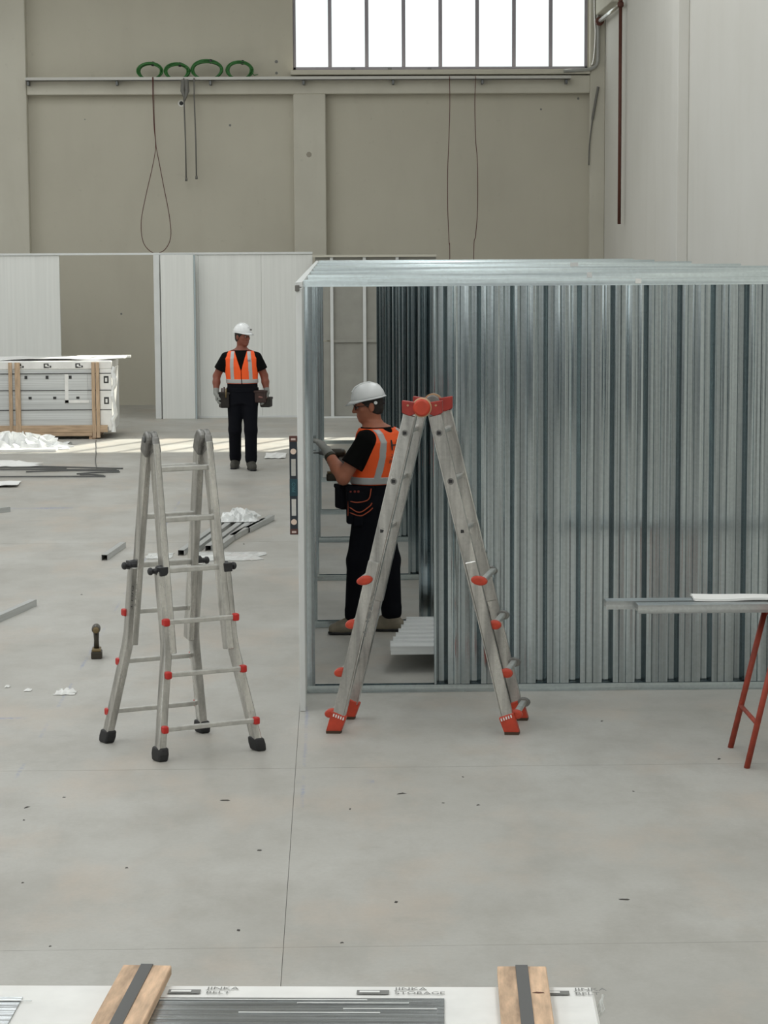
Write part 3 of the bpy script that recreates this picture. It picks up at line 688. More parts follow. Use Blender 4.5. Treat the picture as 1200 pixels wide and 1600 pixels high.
def sheet_paper(w, d, nx, ny, amp, seedv, zf=None):
    rnd = random.Random(seedv); mb = MB(); vs = []; fs = []
    ph = [rnd.uniform(0, 6.28) for _ in range(6)]
    for j in range(ny+1):
        for i in range(nx+1):
            x = w*i/nx; y = d*j/ny
            z = amp*(math.sin(x*9/w+ph[0])*math.sin(y*5/d+ph[1])+.5*math.sin(x*17/w+ph[2]+y*7/d)+1.5)
            if zf: z = zf(x, y, z)
            vs.append((x + rnd.uniform(-1, 1)*amp*.5, y + rnd.uniform(-1, 1)*amp, z))
    for j in range(ny):
        for i in range(nx): fs.append((j*(nx+1)+i, j*(nx+1)+i+1, (j+1)*(nx+1)+i+1, (j+1)*(nx+1)+i))
    return mb.add(vs, fs)
o = sheet_paper(1.1, .16, 20, 4, .004, 3).build('protective_sheet', M_PAPER, solid=.012); o.location = (1.935, 12.03, .836); o.rotation_euler = (0, 0, 0)
tag(o, 'folded white sheet lying on the profiles over the trestle', 'sheet')

# ================================================================ SPIRIT LEVEL ON THE WHITE POST
lv = thing('spirit_level', 'dark teal box spirit level standing against the white panel edge', 'spirit level', (-.2315, 13.275, 1.055))
Hh = .575
lvw = .046
b = MB()
b.span((-lvw/2, -.012, 0), (lvw/2, .012, .11)); b.span((-lvw/2, -.012, .11), (-lvw/2+.010, .012, .21)); b.span((lvw/2-.010, -.012, .11), (lvw/2, .012, .21))
b.span((-lvw/2, -.012, .21), (lvw/2, .012, .345)); b.span((-lvw/2, -.012, .345), (-lvw/2+.010, .012, .445)); b.span((lvw/2-.010, -.012, .345), (lvw/2, .012, .445)); b.span((-lvw/2, -.012, .445), (lvw/2, .012, Hh))
b.build('body', M_NAVY, lv)
MB().span((-lvw/2-.001, -.0135, .225), (lvw/2+.001, .0135, .33)).build('grip', M_TEAL, lv, bevel=.003)
for z in (.075, Hh-.085): MB().lathe((0, -.013, z), (0, -1, 0), [(0, .017), (.004, .017)], 16).build('vial', M_VIAL, lv)
for z in (.0, Hh-.03): 
    c_ = MB().span((-lvw/2-.001, -.0135, z), (lvw/2+.001, .0135, z+.035)).build('end_cap', mat('red_brown_cap', (.09, .03, .022), .5), lv, bevel=.003)
    MB().span((-.013, -.015, z+.010), (.013, -.0136, z+.022)).build('cap_label', mat('pale_pink_label', (.62, .5, .46), .6), c_)
put_text(MB(), 'PRO', .03, (0.01, -.0138, .25), (0, 0, 1), (-1, 0, 0), 1.0).build('lettering', mat('teal_print', (.05, .16, .19), .5), lv)

# ================================================================ CORDLESS DRILL ON THE FLOOR (seen from behind, standing on its battery)
def drill_parts(root, M_body=M_DRILLB, M_yel=M_DRILLY):
    """local: base at z=0, muzzle towards +Y"""
    MB().span((-.037, -.055, 0), (.037, .060, .050)).build('battery', M_body, root, bevel=.008, seg=2)
    MB().span((-.030, -.058, .050), (.030, .055, .068)).build('battery_shoe', M_yel, root, bevel=.006, seg=2)
    MB().tube([(0, -.008, .06), (0, -.004, .12), (0, -.012, .175)], [.020, .0165, .02], 12).build('handle', M_body, root, smooth=True)
    MB().lathe((0, -.075, .200), (0, 1, 0), [(0, .014), (.006, .024), (.03, .029), (.09, .029), (.12, .026), (.13, .02)], 18).build('motor_housing', M_body, root)
    MB().lathe((0, -.078, .200), (0, 1, 0), [(0, .010), (.006, .021), (.008, .021)], 18).build('end_cover', M_yel, root)
    MB().lathe((0, .055, .200), (0, 1, 0), [(0, .02), (.03, .019), (.055, .012), (.06, .006), (.11, .003)], 14).build('chuck', M_STEEL, root)
    MB().span((-.007, .012, .148), (.007, .026, .175)).build('trigger', M_BLKP, root, bevel=.003)
dr = thing('cordless_drill', 'brown and black cordless drill standing on the floor left of the step ladder', 'drill', (-1.594, 15.10, 0), math.radians(4))
drill_parts(dr)

# ================================================================ LOOSE PROFILES AND WASTE ON THE FLOOR
def floor_channel(a, b, w, h, label, mt=M_GALVW2, group=None, name='metal_offcut'):
    a = Vector((*a, 0)); b = Vector((*b, 0)); L = (b-a).length
    mb = MB(); t = .0025
    mb.span((0, -w/2, h-t), (L, w/2, h)); mb.span((0, -w/2, 0), (L, -w/2+t, h)); mb.span((0, w/2-t, 0), (L, w/2, h))
    o = mb.build(name, mt); o.location = a; o.rotation_euler = (0, 0, math.atan2(b.y-a.y, b.x-a.x)); tag(o, label, 'metal offcut' if name == 'metal_offcut' else 'metal channel', group); return o
floor_channel((-2.014, 19.88), (-1.93, 20.75), .055, .05, 'short galvanised channel offcut lying left of the step ladder')
floor_channel((-2.62, 16.0), (-2.31, 17.36), .055, .05, 'galvanised channel offcut cut by the left edge of the photo, nearer the drill')
floor_channel((-3.9, 23.1), (-3.38, 23.66), .055, .05, 'channel offcut end at the left edge beyond the blue chalk smear')
ends = [((-1.36, 20.15), (-1.10, 22.25)), ((-1.24, 20.40), (-.99, 22.5)), ((-1.135, 20.45), (-.885, 22.45)), ((-1.04, 20.50), (-.79, 22.55)), ((-.95, 21.2), (-.78+.08, 22.5)), ((-.83, 21.75), (-.62, 22.75))]
bl = ['leftmost channel of the wrapped bundle seen between the step ladder legs', 'second channel from the left in the bundle behind the step ladder', 'third channel from the left in the bundle behind the step ladder',
      'fourth channel from the left in the bundle behind the step ladder', 'fifth channel from the left in the bundle behind the step ladder', 'rightmost open-ended channel of the bundle behind the step ladder']
for (a, b), l in zip(ends, bl): floor_channel(a, b, .058, .05, l, group='bundle of channels on the floor', name='metal_channel')
def crumple(name, label, cat, loc, w, d, h, nx, ny, seedv, m, rz=0.0):
    rnd = random.Random(seedv); mb = MB(); vs = []; fs = []
    hh = [[rnd.uniform(.1, 1) for _ in range(nx+1)] for _ in range(ny+1)]
    for j in range(ny+1):
        for i in range(nx+1):
            ex = math.sin(math.pi*i/nx)**.45*math.sin(math.pi*j/ny)**.45 if 0 < i < nx and 0 < j < ny else 0
            vs.append((w*(i/nx-.5)*(1+.15*rnd.uniform(-1, 1)) + rnd.uniform(-1, 1)*w/nx*.35, d*(j/ny-.5) + rnd.uniform(-1, 1)*d/ny*.35, .004 + h*hh[j][i]*ex))
    for j in range(ny):
        for i in range(nx): fs.append((j*(nx+1)+i, j*(nx+1)+i+1, (j+1)*(nx+1)+i+1, (j+1)*(nx+1)+i))
    o = mb.add(vs, fs).build(name, m, smooth=False, solid=.003); o.location = loc; o.rotation_euler = (0, 0, rz)
    return tag(o, label, cat)
crumple('plastic_film', 'crumpled clear film draped over the channel bundle behind the step ladder', 'plastic film', (-.93, 22.45, .052), .36, .6, .11, 14, 12, 5, M_FILM)
crumple('plastic_film', 'thin flat white film on the floor at the near end of the channel bundle', 'plastic film', (-.95, 20.05, .0), .62, .55, .02, 12, 6, 6, M_FILM)
crumple('plastic_film', 'small white film scrap at the left of the channel bundle', 'plastic film', (-1.55, 20.12, .0), .22, .35, .02, 8, 5, 16, M_FILM)
crumple('plastic_film', 'large heap of crumpled clear film in front of the timber-strapped pallet', 'plastic film', (-4.55, 31.35, .0), 1.75, .85, .24, 34, 12, 8, M_FILM)
tag(MB().span((-5.4, 30.60, 0), (-3.72, 30.84, .035)).build('foam_board', M_CARD, bevel=.004), 'long pale packing board on the floor before the film heap', 'board')
crumple('paper_scrap', 'small crumpled white paper scrap on the floor near the drill', 'paper', (-1.66, 13.88, 0), .125, .12, .035, 9, 6, 9, M_PAPER)
crumple('paper_scrap', 'tiny white paper scrap left of the crumpled paper scrap', 'paper', (-1.905, 13.98, 0), .04, .06, .015, 5, 4, 10, M_PAPER)
crumple('paper_scrap', 'white speck of paper at the left edge of the floor', 'paper', (-2.05, 14.1, 0), .03, .05, .012, 5, 4, 13, M_PAPER)
o = sheet_paper(.27, .75, 6, 6, .006, 11).build('paper_sheet', M_PAPER, solid=.004); o.location = (-.885, 29.35, .002); tag(o, 'white sheet of paper on the floor right of the walking worker', 'paper')
o = sheet_paper(1.1, .55, 8, 5, .012, 12).build('paper_sheet', M_PAPER, solid=.004); o.location = (-4.72, 26.0, .002); o.rotation_euler = (0, 0, .05); tag(o, 'white sheet on the floor cut by the left edge of the photo', 'paper')
crumple('paper_sheet', 'torn white sheet lying over the dark steel strips', 'paper', (-4.3, 28.6, .02), 1.15, .5, .06, 10, 4, 14, M_PAPER)
strips = [((-5.2, 28.75), (-2.60, 28.12)), ((-5.2, 28.12), (-2.66, 27.96)), ((-3.75, 27.80), (-2.62, 27.84)), ((-3.1, 27.50), (-2.60, 27.70)), ((-3.05, 27.42), (-2.75, 27.26)), ((-5.2, 27.12), (-2.72, 27.16)), ((-4.9, 28.40), (-3.3, 28.18))]
sl = ['longest rear dark steel strip of the strip heap on the left floor', 'second dark steel strip of the heap, running under the torn sheet', 'short dark steel strip at the right end of the strip heap', 'dark strip end bent back at the right of the strip heap', 'small dark strip crossing the front of the strip heap', 'frontmost long dark steel strip on the left floor', 'middle dark steel strip partly under the torn sheet']
for i, ((a, b), l) in enumerate(zip(strips, sl)):
    a = Vector((*a, .01)); b = Vector((*b, .01)); mid = (a+b)/2 + Vector((0, random.Random(i).uniform(-.035, .035), .006))
    o = MB().sweep(spline([a, mid, b], 8), (0, 0, 1), .016, .022).build('steel_strip', M_STEEL); tag(o, l, 'steel strip', 'dark steel strips on the floor')
g = MB().tube(spline([(-3.36, 32.3, .006), (-3.2, 30.8, .006), (-3.05, 29.2, .006), (-2.93, 28.2, .006)], 5), .007, 5).build('strapping_wire', M_STEEL, smooth=True); tag(g, 'thin dark strapping wire running over the floor from the pallet', 'wire')
# little dark chips
chip_px = [(-.395, 8.93), (-1.36, 9.66), (-.55, 11.1), (.66, 11.55), (.53, 11.0), (.70, 10.95), (1.21, 9.3), (-.93, 9.88), (1.5, 11.2), (1.54, 12.9), (-1.52, 11.0), (-1.5, 10.75), (-1.36, 11.2), (-1.45, 8.55), (.07, 10.9), (.25, 9.3), (.02, 8.75), (-2.0, 17.9), (-1.65, 18.1), (-.83, 20.9), (-.35, 10.15), (-1.13, 8.75), (.33, 11.2), (2.05, 11.9)]
chip = MB().add([(-.014, -.008, 0), (.016, -.006, 0), (.010, .010, 0), (-.010, .008, 0), (-.008, -.004, .007), (.009, -.002, .005), (.005, .006, .008), (-.006, .004, .005)],
                [(3, 2, 1, 0), (4, 5, 6, 7), (0, 1, 5, 4), (1, 2, 6, 5), (2, 3, 7, 6), (3, 0, 4, 7)]).build('debris_chip', mat('dark_debris', (.06, .055, .05), .8))
for i, (x, y) in enumerate(chip_px):
    o = chip if i == 0 else inst(chip, 'debris_chip'); o.location = (x, y, .0); sc_ = random.Random(i).uniform(.45, .85)
    o.scale = (sc_*(2.2 if i % 4 == 2 else 1), sc_, sc_*.8); o.rotation_euler = (0, 0, random.Random(i+50).uniform(0, 3))
    tag(o, 'tiny dark chip of debris on the grey concrete floor', 'debris', 'debris chips on the floor')

# ================================================================ PALLETS OF PANELS
def logo(mb_d, mb_l, o, ex, ey, sz):
    o = Vector(o); ex = Vector(ex); ey = Vector(ey); n = ex.cross(ey).normalized()*.0012
    mb_d.add([o, o+ex*sz*2.6, o+ex*sz*2.6+ey*sz, o+ey*sz], [(0, 1, 2, 3)])
    mb_l.add([o+ex*sz*.22+ey*sz*.30+n, o+ex*sz*1.85+ey*sz*.30+n, o+ex*sz*1.85+ey*sz*.74+n, o+ex*sz*.22+ey*sz*.74+n], [(0, 1, 2, 3)])

# --- near pallet (only its top rear edge is in view)
PZ = 1.13
np_ = thing('wrapped_pallet', 'film-wrapped pallet of panels with timber boards in the foreground', 'pallet', (-.10, 4.845, 0), math.radians(-2.8))
X0, X1, D0 = -1.75, .66, 1.12
lo = MB().span((X0, -D0, .14), (X1, 0, PZ-.002)).build('carton', M_CARD, np_, bevel=.006)
# dark window of the wrapped panel on top, in two fields
def field(x0, x1, y0, y1, name='panel_face', m=M_PVDARK):
    return MB().span((x0, y0, PZ-.006), (x1, y1, PZ+.0015)).build(name, m, np_)
field(X0+.05, -.575, -1.05, -.092); field(-.375, .335, -1.05, -.092)
for i, (xx, yy, ln) in enumerate(((.02, -.128, .24), (.12, -.165, .2), (-.33, -.108, .5), (-.55-.2, -.12, .2), (-.1, -.19, .3))):
    MB().span((xx, yy-.002, PZ+.0016), (xx+ln, yy+.002, PZ+.004)).build('film_fold', M_FILM, np_, bevel=.001)
md, ml_, mt_ = MB(), MB(), MB()
for lx, w1, w2 in ((-.72-.20, 'JINKA', 'BELT'), (-.265, 'JINKA', 'BELT'), (.145, 'JINKA', 'STORAGE'), (.535, 'JINKA', 'BELT')):
    md, ml_, mt_ = MB(), MB(), MB()
    logo(md, ml_, (lx, -.064, PZ+.0008), (1, 0, 0), (0, 1, 0), .027)
    put_text(mt_, w1, .027, (lx+.082, -.037, PZ+.001), (1, 0, 0), (0, 1, 0), 1.0); put_text(mt_, w2, .025, (lx+.082, -.064, PZ+.001), (1, 0, 0), (0, 1, 0), 1.0)
    lg = md.build('logo_block', M_INKG, np_); ml_.build('logo_inset', M_PAPER, lg); mt_.build('lettering', M_INKG, lg)
def tboard(x, yaw):
    b_ = MB().box((0, -.50, 0), (.108, 1.05, .022)).build('timber_board', M_WOOD, np_, bevel=.002); b_.location = (x, .032, PZ+.014); b_.rotation_euler = (0, 0, yaw)
    s_ = MB().span((-.014, -1.02, .0112), (.013, .026, .0135)).build('strap', M_STRAP, b_)
    return b_
tboard(-.325, math.radians(-2.0)); tboard(.506, math.radians(0))
MB().prism([(.522, -.125), (.532, -.119), (.546, -.122), (.548, -.126), (.535, -.129)], (0, 0, PZ+.0252), (1, 0, 0), (0, 1, 0), (0, 0, 1), .0008).build('knot', mat('dark_knot', (.13, .05, .03), .8), np_)
for xx in (-.62, .55):
    MB().span((X0+.1, -1.1, 0), (X1-.05, -1.0, .14)).build('bearer', M_WOOD, np_) if xx < 0 else MB().span((X0+.1, -.12, 0), (X1-.05, -.02, .14)).build('bearer', M_WOOD, np_)
for i in range(4):
    MB().tube([(X1+.001, -.03-.02*i, PZ-.06), (X1+.012+.004*(i % 3), -.03-.02*i, PZ-.03), (X1+.022-.004*i, -.025-.02*i, PZ-.012+.008*(i % 2))], .0022, 5).build('film_tail', M_FILM, np_)

# --- far pallet
fp = thing('wrapped_pallet', 'shrink-wrapped pallet of panels behind timber battens beside the far doorway', 'pallet', (-3.14, 32.62, 0))
PW = 3.0; PH = 1.115
MB().span((-PW, 0, .12), (-.02, 1.10, 1.0)).build('panel_stack', M_WRAP, fp, bevel=.01)
MB().span((-PW, -.004, 1.0), (-.015, 1.105, PH)).build('carton_lid', M_CARD, fp, bevel=.012)
MB().span((-.185, -.006, .12), (-.012, 1.102, 1.0)).build('carton_corner', M_CARD, fp, bevel=.008)
crumpled = MB()
rnd = random.Random(4)
zz = [(.02, .12)] + [(.0, .12)]
pts = [(-.012 + rnd.uniform(0, .05), rnd.uniform(-.01, .02), .10+i*.085) for i in range(12)]
crumpled.tube(pts, [.02+rnd.uniform(0, .02) for _ in pts], 6); crumpled.build('film_edge', M_FILM, fp)
for k, z in enumerate((.42, .70, .94)): MB().span((-PW, -.010, z-.006), (-.02, -.004, z+.006)).build('strap', M_STRAP, fp)
for x, w, yw in ((-1.475, .05, 0), (-1.385, .075, 0), (-.295, .05, 0), (-.235, .05, 0)):
    MB().span((x, -.045, .02), (x+w, -.010, 1.10)).build('batten', M_WOODZ, fp, bevel=.003)
MB().span((-PW, -.035, .10), (-.08, .02, .20)).build('bottom_rail', M_WOODX, fp, bevel=.003)
MB().span((-PW, -.030, .045), (-.30, -.005, .10)).build('bottom_rail', M_WOODX, fp, bevel=.003)
for x in (-2.9, -1.5, -.35): MB().span((x, .0, 0), (x+.1, 1.08, .12)).build('bearer', M_WOOD, fp)
mk, mk2, mtx = MB(), MB(), MB()
for x in (-1.33, -.94, -.49, -2.2, -1.8): logo(mk, mk2, (x, -.0065, 1.025), (1, 0, 0), (0, 0, 1), .028); mk.add([(x-.035, -.006, 1.02), (x-.035+.07, -.006, 1.02), (x+.035, -.006, 1.085), (x-.035, -.006, 1.085)], [(0, 1, 2, 3)]); mk2.add([(x-.015, -.0075, 1.04), (x+.018, -.0075, 1.04), (x+.018, -.0075, 1.07), (x-.015, -.0075, 1.07)], [(0, 1, 2, 3)])
for x in (-1.75, -1.25, -.95, -.62): mk.add([(x, -.0105, .865), (x+.04, -.0105, .865), (x+.04, -.0105, .91), (x, -.0105, .91)], [(0, 1, 2, 3)])
for x in (-1.68, -1.2, -.85, -.52): mk.add([(x, -.0105, .575), (x+.045, -.0105, .575), (x+.045, -.0105, .61), (x, -.0105, .61)], [(0, 1, 2, 3)])
for z in (.80, .50): mk.add([(-.125, -.0075, z), (-.055, -.0075, z), (-.055, -.0075, z+.10), (-.125, -.0075, z+.10)], [(0, 1, 2, 3)]); mk2.add([(-.105, -.0085, z+.02), (-.075, -.0085, z+.02), (-.075, -.0085, z+.075), (-.105, -.0085, z+.075)], [(0, 1, 2, 3)])
mk.build('print_mark', M_INK, fp); mk2.build('print_inset', M_CARD, fp)
put_text(mtx, 'MPS', .06, (-.165, -.0075, .13), (1, 0, 0), (0, 0, 1)); mtx.build('lettering', M_INK, fp)
lab = MB(); lab.span((-.66, -.009, .55), (-.36, -.005, .93)); lab.build('paper_label', M_WRAP, fp)
lf = MB(); lf.span((-.68, -.011, .52), (-.34, -.006, .56)); lf.span((-.68, -.011, .52), (-.63, -.006, .93)); lf.build('label_tape', M_CARD, fp)
o = sheet_paper(1.95, .7, 10, 4, .012, 21).build('top_sheet', M_PAPER, solid=.012); o.location = (-4.95, 32.8, 1.121); tag(o, 'white packing sheet lying on top of the far pallet', 'sheet')
o = MB().span((-3.75, 33.55, PH+.001), (-2.96, 33.66, PH+.034)).build('timber_lath', M_CARD, bevel=.003); tag(o, 'pale lath overhanging the right end of the far pallet', 'lath')

# ================================================================ PEOPLE (bodies grown from smooth-blended limbs, one continuous surface each)
def A3(p): return np.array(p, dtype=np.float32)
def p_cone(a, b, ra, rb, k=.02):
    a, b = A3(a), A3(b); ab = b-a; L2 = max(float(ab@ab), 1e-9); R = max(ra, rb)
    def f(X, Y, Z):
        t = np.clip(((X-a[0])*ab[0]+(Y-a[1])*ab[1]+(Z-a[2])*ab[2])/L2, 0, 1)
        return np.sqrt((X-a[0]-t*ab[0])**2+(Y-a[1]-t*ab[1])**2+(Z-a[2]-t*ab[2])**2) - (ra+(rb-ra)*t)
    return (f, np.minimum(a, b)-R, np.maximum(a, b)+R, k)
def p_ell(c, r, yaw=0.0, k=.02, tilt=0.0):
    c = A3(c); r = A3(r); cy, sy = math.cos(yaw), math.sin(yaw); ct, st = math.cos(tilt), math.sin(tilt)
    def f(X, Y, Z):
        dx, dy, dz = X-c[0], Y-c[1], Z-c[2]
        x = cy*dx+sy*dy; y = -sy*dx+cy*dy
        y, z = ct*y+st*dz, -st*y+ct*dz
        k0 = np.sqrt((x/r[0])**2+(y/r[1])**2+(z/r[2])**2)
        k1 = np.sqrt((x/r[0]**2)**2+(y/r[1]**2)**2+(z/r[2]**2)**2)
        return k0*(k0-1)/np.maximum(k1, 1e-6)
    R = float(r.max()); return (f, c-R, c+R, k)
def p_box(c, h, yaw=0.0, rnd=.005, k=.0, tilt=0.0):
    c = A3(c); h = A3(h)-rnd; cy, sy = math.cos(yaw), math.sin(yaw); ct, st = math.cos(tilt), math.sin(tilt)
    def f(X, Y, Z):
        dx, dy, dz = X-c[0], Y-c[1], Z-c[2]
        x = cy*dx+sy*dy; y = -sy*dx+cy*dy
        y, z = ct*y+st*dz, -st*y+ct*dz
        qx, qy, qz = np.abs(x)-h[0], np.abs(y)-h[1], np.abs(z)-h[2]
        return np.sqrt(np.maximum(qx, 0)**2+np.maximum(qy, 0)**2+np.maximum(qz, 0)**2)+np.minimum(np.maximum(qx, np.maximum(qy, qz)), 0)-rnd
    R = float(np.linalg.norm(h))+rnd; return (f, c-R, c+R, k)
def p_loft(lev, yaw, grow=0.0, k=.03, zlo=None, zhi=None):
    """stack of ellipses: (z, cx, cy, r_side, r_depth), turned by yaw"""
    lev = sorted(lev); z = A3([l[0] for l in lev]); cols = [A3([l[i] for l in lev]) for i in range(1, 5)]
    zl = zlo if zlo is not None else float(z[0]); zh = zhi if zhi is not None else float(z[-1])
    c, s = math.cos(yaw), math.sin(yaw)
    def f(X, Y, Z):
        cx, cy, ra, rb = [np.interp(Z, z, q).astype(np.float32) for q in cols]
        ra = ra+grow; rb = rb+grow
        dx, dy = X-cx, Y-cy; x = c*dx+s*dy; y = -s*dx+c*dy
        k0 = np.sqrt((x/ra)**2+(y/rb)**2); k1 = np.sqrt((x/ra**2)**2+(y/rb**2)**2)
        d = k0*(k0-1)/np.maximum(k1, 1e-6)
        return np.maximum(d, np.maximum(zl-Z, Z-zh))
    R = max(float(cols[2].max()), float(cols[3].max()))+grow
    lo = A3([float(cols[0].min())-R, float(cols[1].min())-R, zl]); hi = A3([float(cols[0].max())+R, float(cols[1].max())+R, zh])
    return (f, lo, hi, k)
def sdf_mesh(name, prims, res, m, parent, cut=(), keep=(), smooth=True):
    lo = np.min([p[1] for p in prims], axis=0)-4*res; hi = np.max([p[2] for p in prims], axis=0)+4*res
    n = np.ceil((hi-lo)/res).astype(int)+1
    ax = [(lo[i]+res*np.arange(n[i])).astype(np.float32) for i in range(3)]
    D = np.full(n, 1.0, dtype=np.float32)
    for f, a, b, k in prims:
        mg = 4*res+k
        i0 = np.maximum(((a-mg-lo)/res).astype(int), 0); i1 = np.minimum(((b+mg-lo)/res).astype(int)+2, n)
        sl = tuple(slice(i0[i], i1[i]) for i in range(3))
        X, Y, Z = np.meshgrid(*[ax[i][sl[i]] for i in range(3)], indexing='ij')
        d = f(X, Y, Z).astype(np.float32); o = D[sl]
        if k > 0:
            h = np.maximum(k-np.abs(d-o), 0)/k; D[sl] = np.minimum(d, o)-h*h*k*.25
        else: D[sl] = np.minimum(d, o)
    if cut or keep:
        X, Y, Z = np.meshgrid(*ax, indexing='ij')
        for f in cut: D = np.maximum(D, -f(X, Y, Z))
        for f in keep: D = np.maximum(D, f(X, Y, Z))
    ins = D < 0
    c8 = [ins[a:n[0]-1+a, b:n[1]-1+b, c:n[2]-1+c] for a in (0, 1) for b in (0, 1) for c in (0, 1)]
    s = sum(c.astype(np.int8) for c in c8); act = np.argwhere((s > 0) & (s < 8))
    if len(act) == 0: return None
    corner = np.array([(a, b, c) for a in (0, 1) for b in (0, 1) for c in (0, 1)])
    vals = np.stack([D[act[:, 0]+q[0], act[:, 1]+q[1], act[:, 2]+q[2]] for q in corner], 1)
    acc = np.zeros((len(act), 3)); cnt = np.zeros(len(act))
    for i in range(8):
        for j in range(i+1, 8):
            if np.abs(corner[i]-corner[j]).sum() != 1: continue
            vi, vj = vals[:, i], vals[:, j]; cr = (vi < 0) != (vj < 0)
            t = np.where(cr, vi/np.where(cr, vi-vj, 1), 0)
            acc += cr[:, None]*(corner[i]+t[:, None]*(corner[j]-corner[i])); cnt += cr
    pos = lo + res*(act + acc/cnt[:, None])
    idx = -np.ones(tuple(n-1), dtype=np.int64); idx[tuple(act.T)] = np.arange(len(act))
    quads = []
    for a in range(3):
        b, c = (a+1) % 3, (a+2) % 3
        s0 = [slice(None)]*3; s1 = [slice(None)]*3; s0[a] = slice(0, n[a]-1); s1[a] = slice(1, n[a])
        e = np.argwhere(ins[tuple(s0)] != ins[tuple(s1)])
        e = e[(e[:, b] > 0) & (e[:, c] > 0) & (e[:, b] < n[b]-1) & (e[:, c] < n[c]-1)]
        fl = ins[tuple(e.T)]
        def at(db, dc):
            q = e.copy(); q[:, b] += db; q[:, c] += dc; return idx[tuple(q.T)]
        Q = np.stack([at(-1, -1), at(0, -1), at(0, 0), at(-1, 0)], 1)
        Q[~fl] = Q[~fl][:, ::-1]; quads.append(Q)
    Q = np.concatenate(quads); Q = Q[(Q >= 0).all(1)]
    me = bpy.data.meshes.new(name); me.vertices.add(len(pos)); me.vertices.foreach_set('co', pos.astype(np.float32).ravel())
    me.loops.add(len(Q)*4); me.loops.foreach_set('vertex_index', Q.astype(np.int32).ravel())
    me.polygons.add(len(Q)); me.polygons.foreach_set('loop_start', np.arange(0, len(Q)*4, 4, dtype=np.int32)); me.polygons.foreach_set('loop_total', np.full(len(Q), 4, dtype=np.int32))
    me.update(calc_edges=True); me.validate()
    me.materials.append(m)
    if smooth: me.polygons.foreach_set('use_smooth', np.ones(len(me.polygons), dtype=bool))
    o = bpy.data.objects.new(name, me); COL.objects.link(o); o.parent = parent; return o

def hand(wrist, d, nrm, thumb, curl, grow=0.0, spread=.0):
    """palm and five fingers. d: wrist to knuckles, nrm: way the palm faces, thumb: thumb side"""
    W_ = Vector(wrist); d = Vector(d).normalized(); nrm = Vector(nrm); nrm = (nrm-d*nrm.dot(d)).normalized()
    t = d.cross(nrm); t = t if t.dot(Vector(thumb)) > 0 else -t
    out = []
    spec = [(.030, .088, (.040, .024, .020), .0090), (.010, .092, (.044, .027, .021), .0094), (-.010, .088, (.040, .025, .020), .0090), (-.029, .080, (.031, .020, .017), .0080)]
    for i, (off, ln, seg, r) in enumerate(spec):
        kn = W_ + d*ln + t*off
        out.append(p_cone(W_ + d*.012 + t*off*.55, kn, .014+grow, .0125+grow, .014))
        p = kn; a = curl[i] if isinstance(curl, (list, tuple)) else curl
        ang = 0
        for j, s in enumerate(seg):
            ang += a*(1.0, 1.15, .8)[j]
            dd = d*math.cos(ang) + nrm*math.sin(ang) + t*spread*off/.03
            q = p + dd.normalized()*s; out.append(p_cone(p, q, r+grow-j*.0006, r+grow-(j+1)*.0007, .004)); p = q
    b = W_ + d*.022 + t*.020 + nrm*.004
    p1 = b + d*.030 + t*.026 + nrm*.012; p2 = p1 + d*.028 + t*.008 + nrm*.012; p3 = p2 + d*.022 - t*.002 + nrm*.012
    out += [p_cone(b, p1, .014+grow, .0115+grow, .010), p_cone(p1, p2, .0112+grow, .0102+grow, .004), p_cone(p2, p3, .0102+grow, .0088+grow, .004)]
    return out

def head_prims(c, yaw, tilt=0.0, ears=True):
    """c: centre of the skull; the face looks along -Y turned by yaw"""
    cy, sy = math.cos(yaw), math.sin(yaw); ct, st = math.cos(tilt), math.sin(tilt)
    def T(x, y, z):
        y, z = y*ct - z*st, y*st + z*ct          # nod about the ear axis
        return (c[0]+cy*x-sy*y, c[1]+sy*x+cy*y, c[2]+z)
    P_ = [p_ell(T(0, .012, .02), (.074, .094, .098), yaw, .01), p_ell(T(0, -.028, -.055), (.058, .062, .068), yaw, .03),
          p_ell(T(0, -.058, -.098), (.030, .026, .022), yaw, .025), p_cone(T(0, -.086, .012), T(0, -.108, -.028), .009, .0135, .012),
          p_cone(T(-.014, -.094, -.030), T(.014, -.094, -.030), .009, .009, .008), p_cone(T(-.040, -.074, .020), T(.040, -.074, .020), .012, .012, .015),
          p_cone(T(-.020, -.084, -.062), T(.020, -.084, -.062), .007, .007, .010), p_cone(T(-.017, -.082, -.074), T(.017, -.082, -.074), .0075, .0075, .010),
          p_cone(T(-.046, -.060, -.022), T(-.03, -.07, -.03), .016, .014, .02), p_cone(T(.046, -.060, -.022), T(.03, -.07, -.03), .016, .014, .02)]
    if ears:
        for q in (-1, 1): P_.append(p_ell(T(q*.078, .012, -.016), (.010, .020, .032), yaw, .008))
    return P_, T

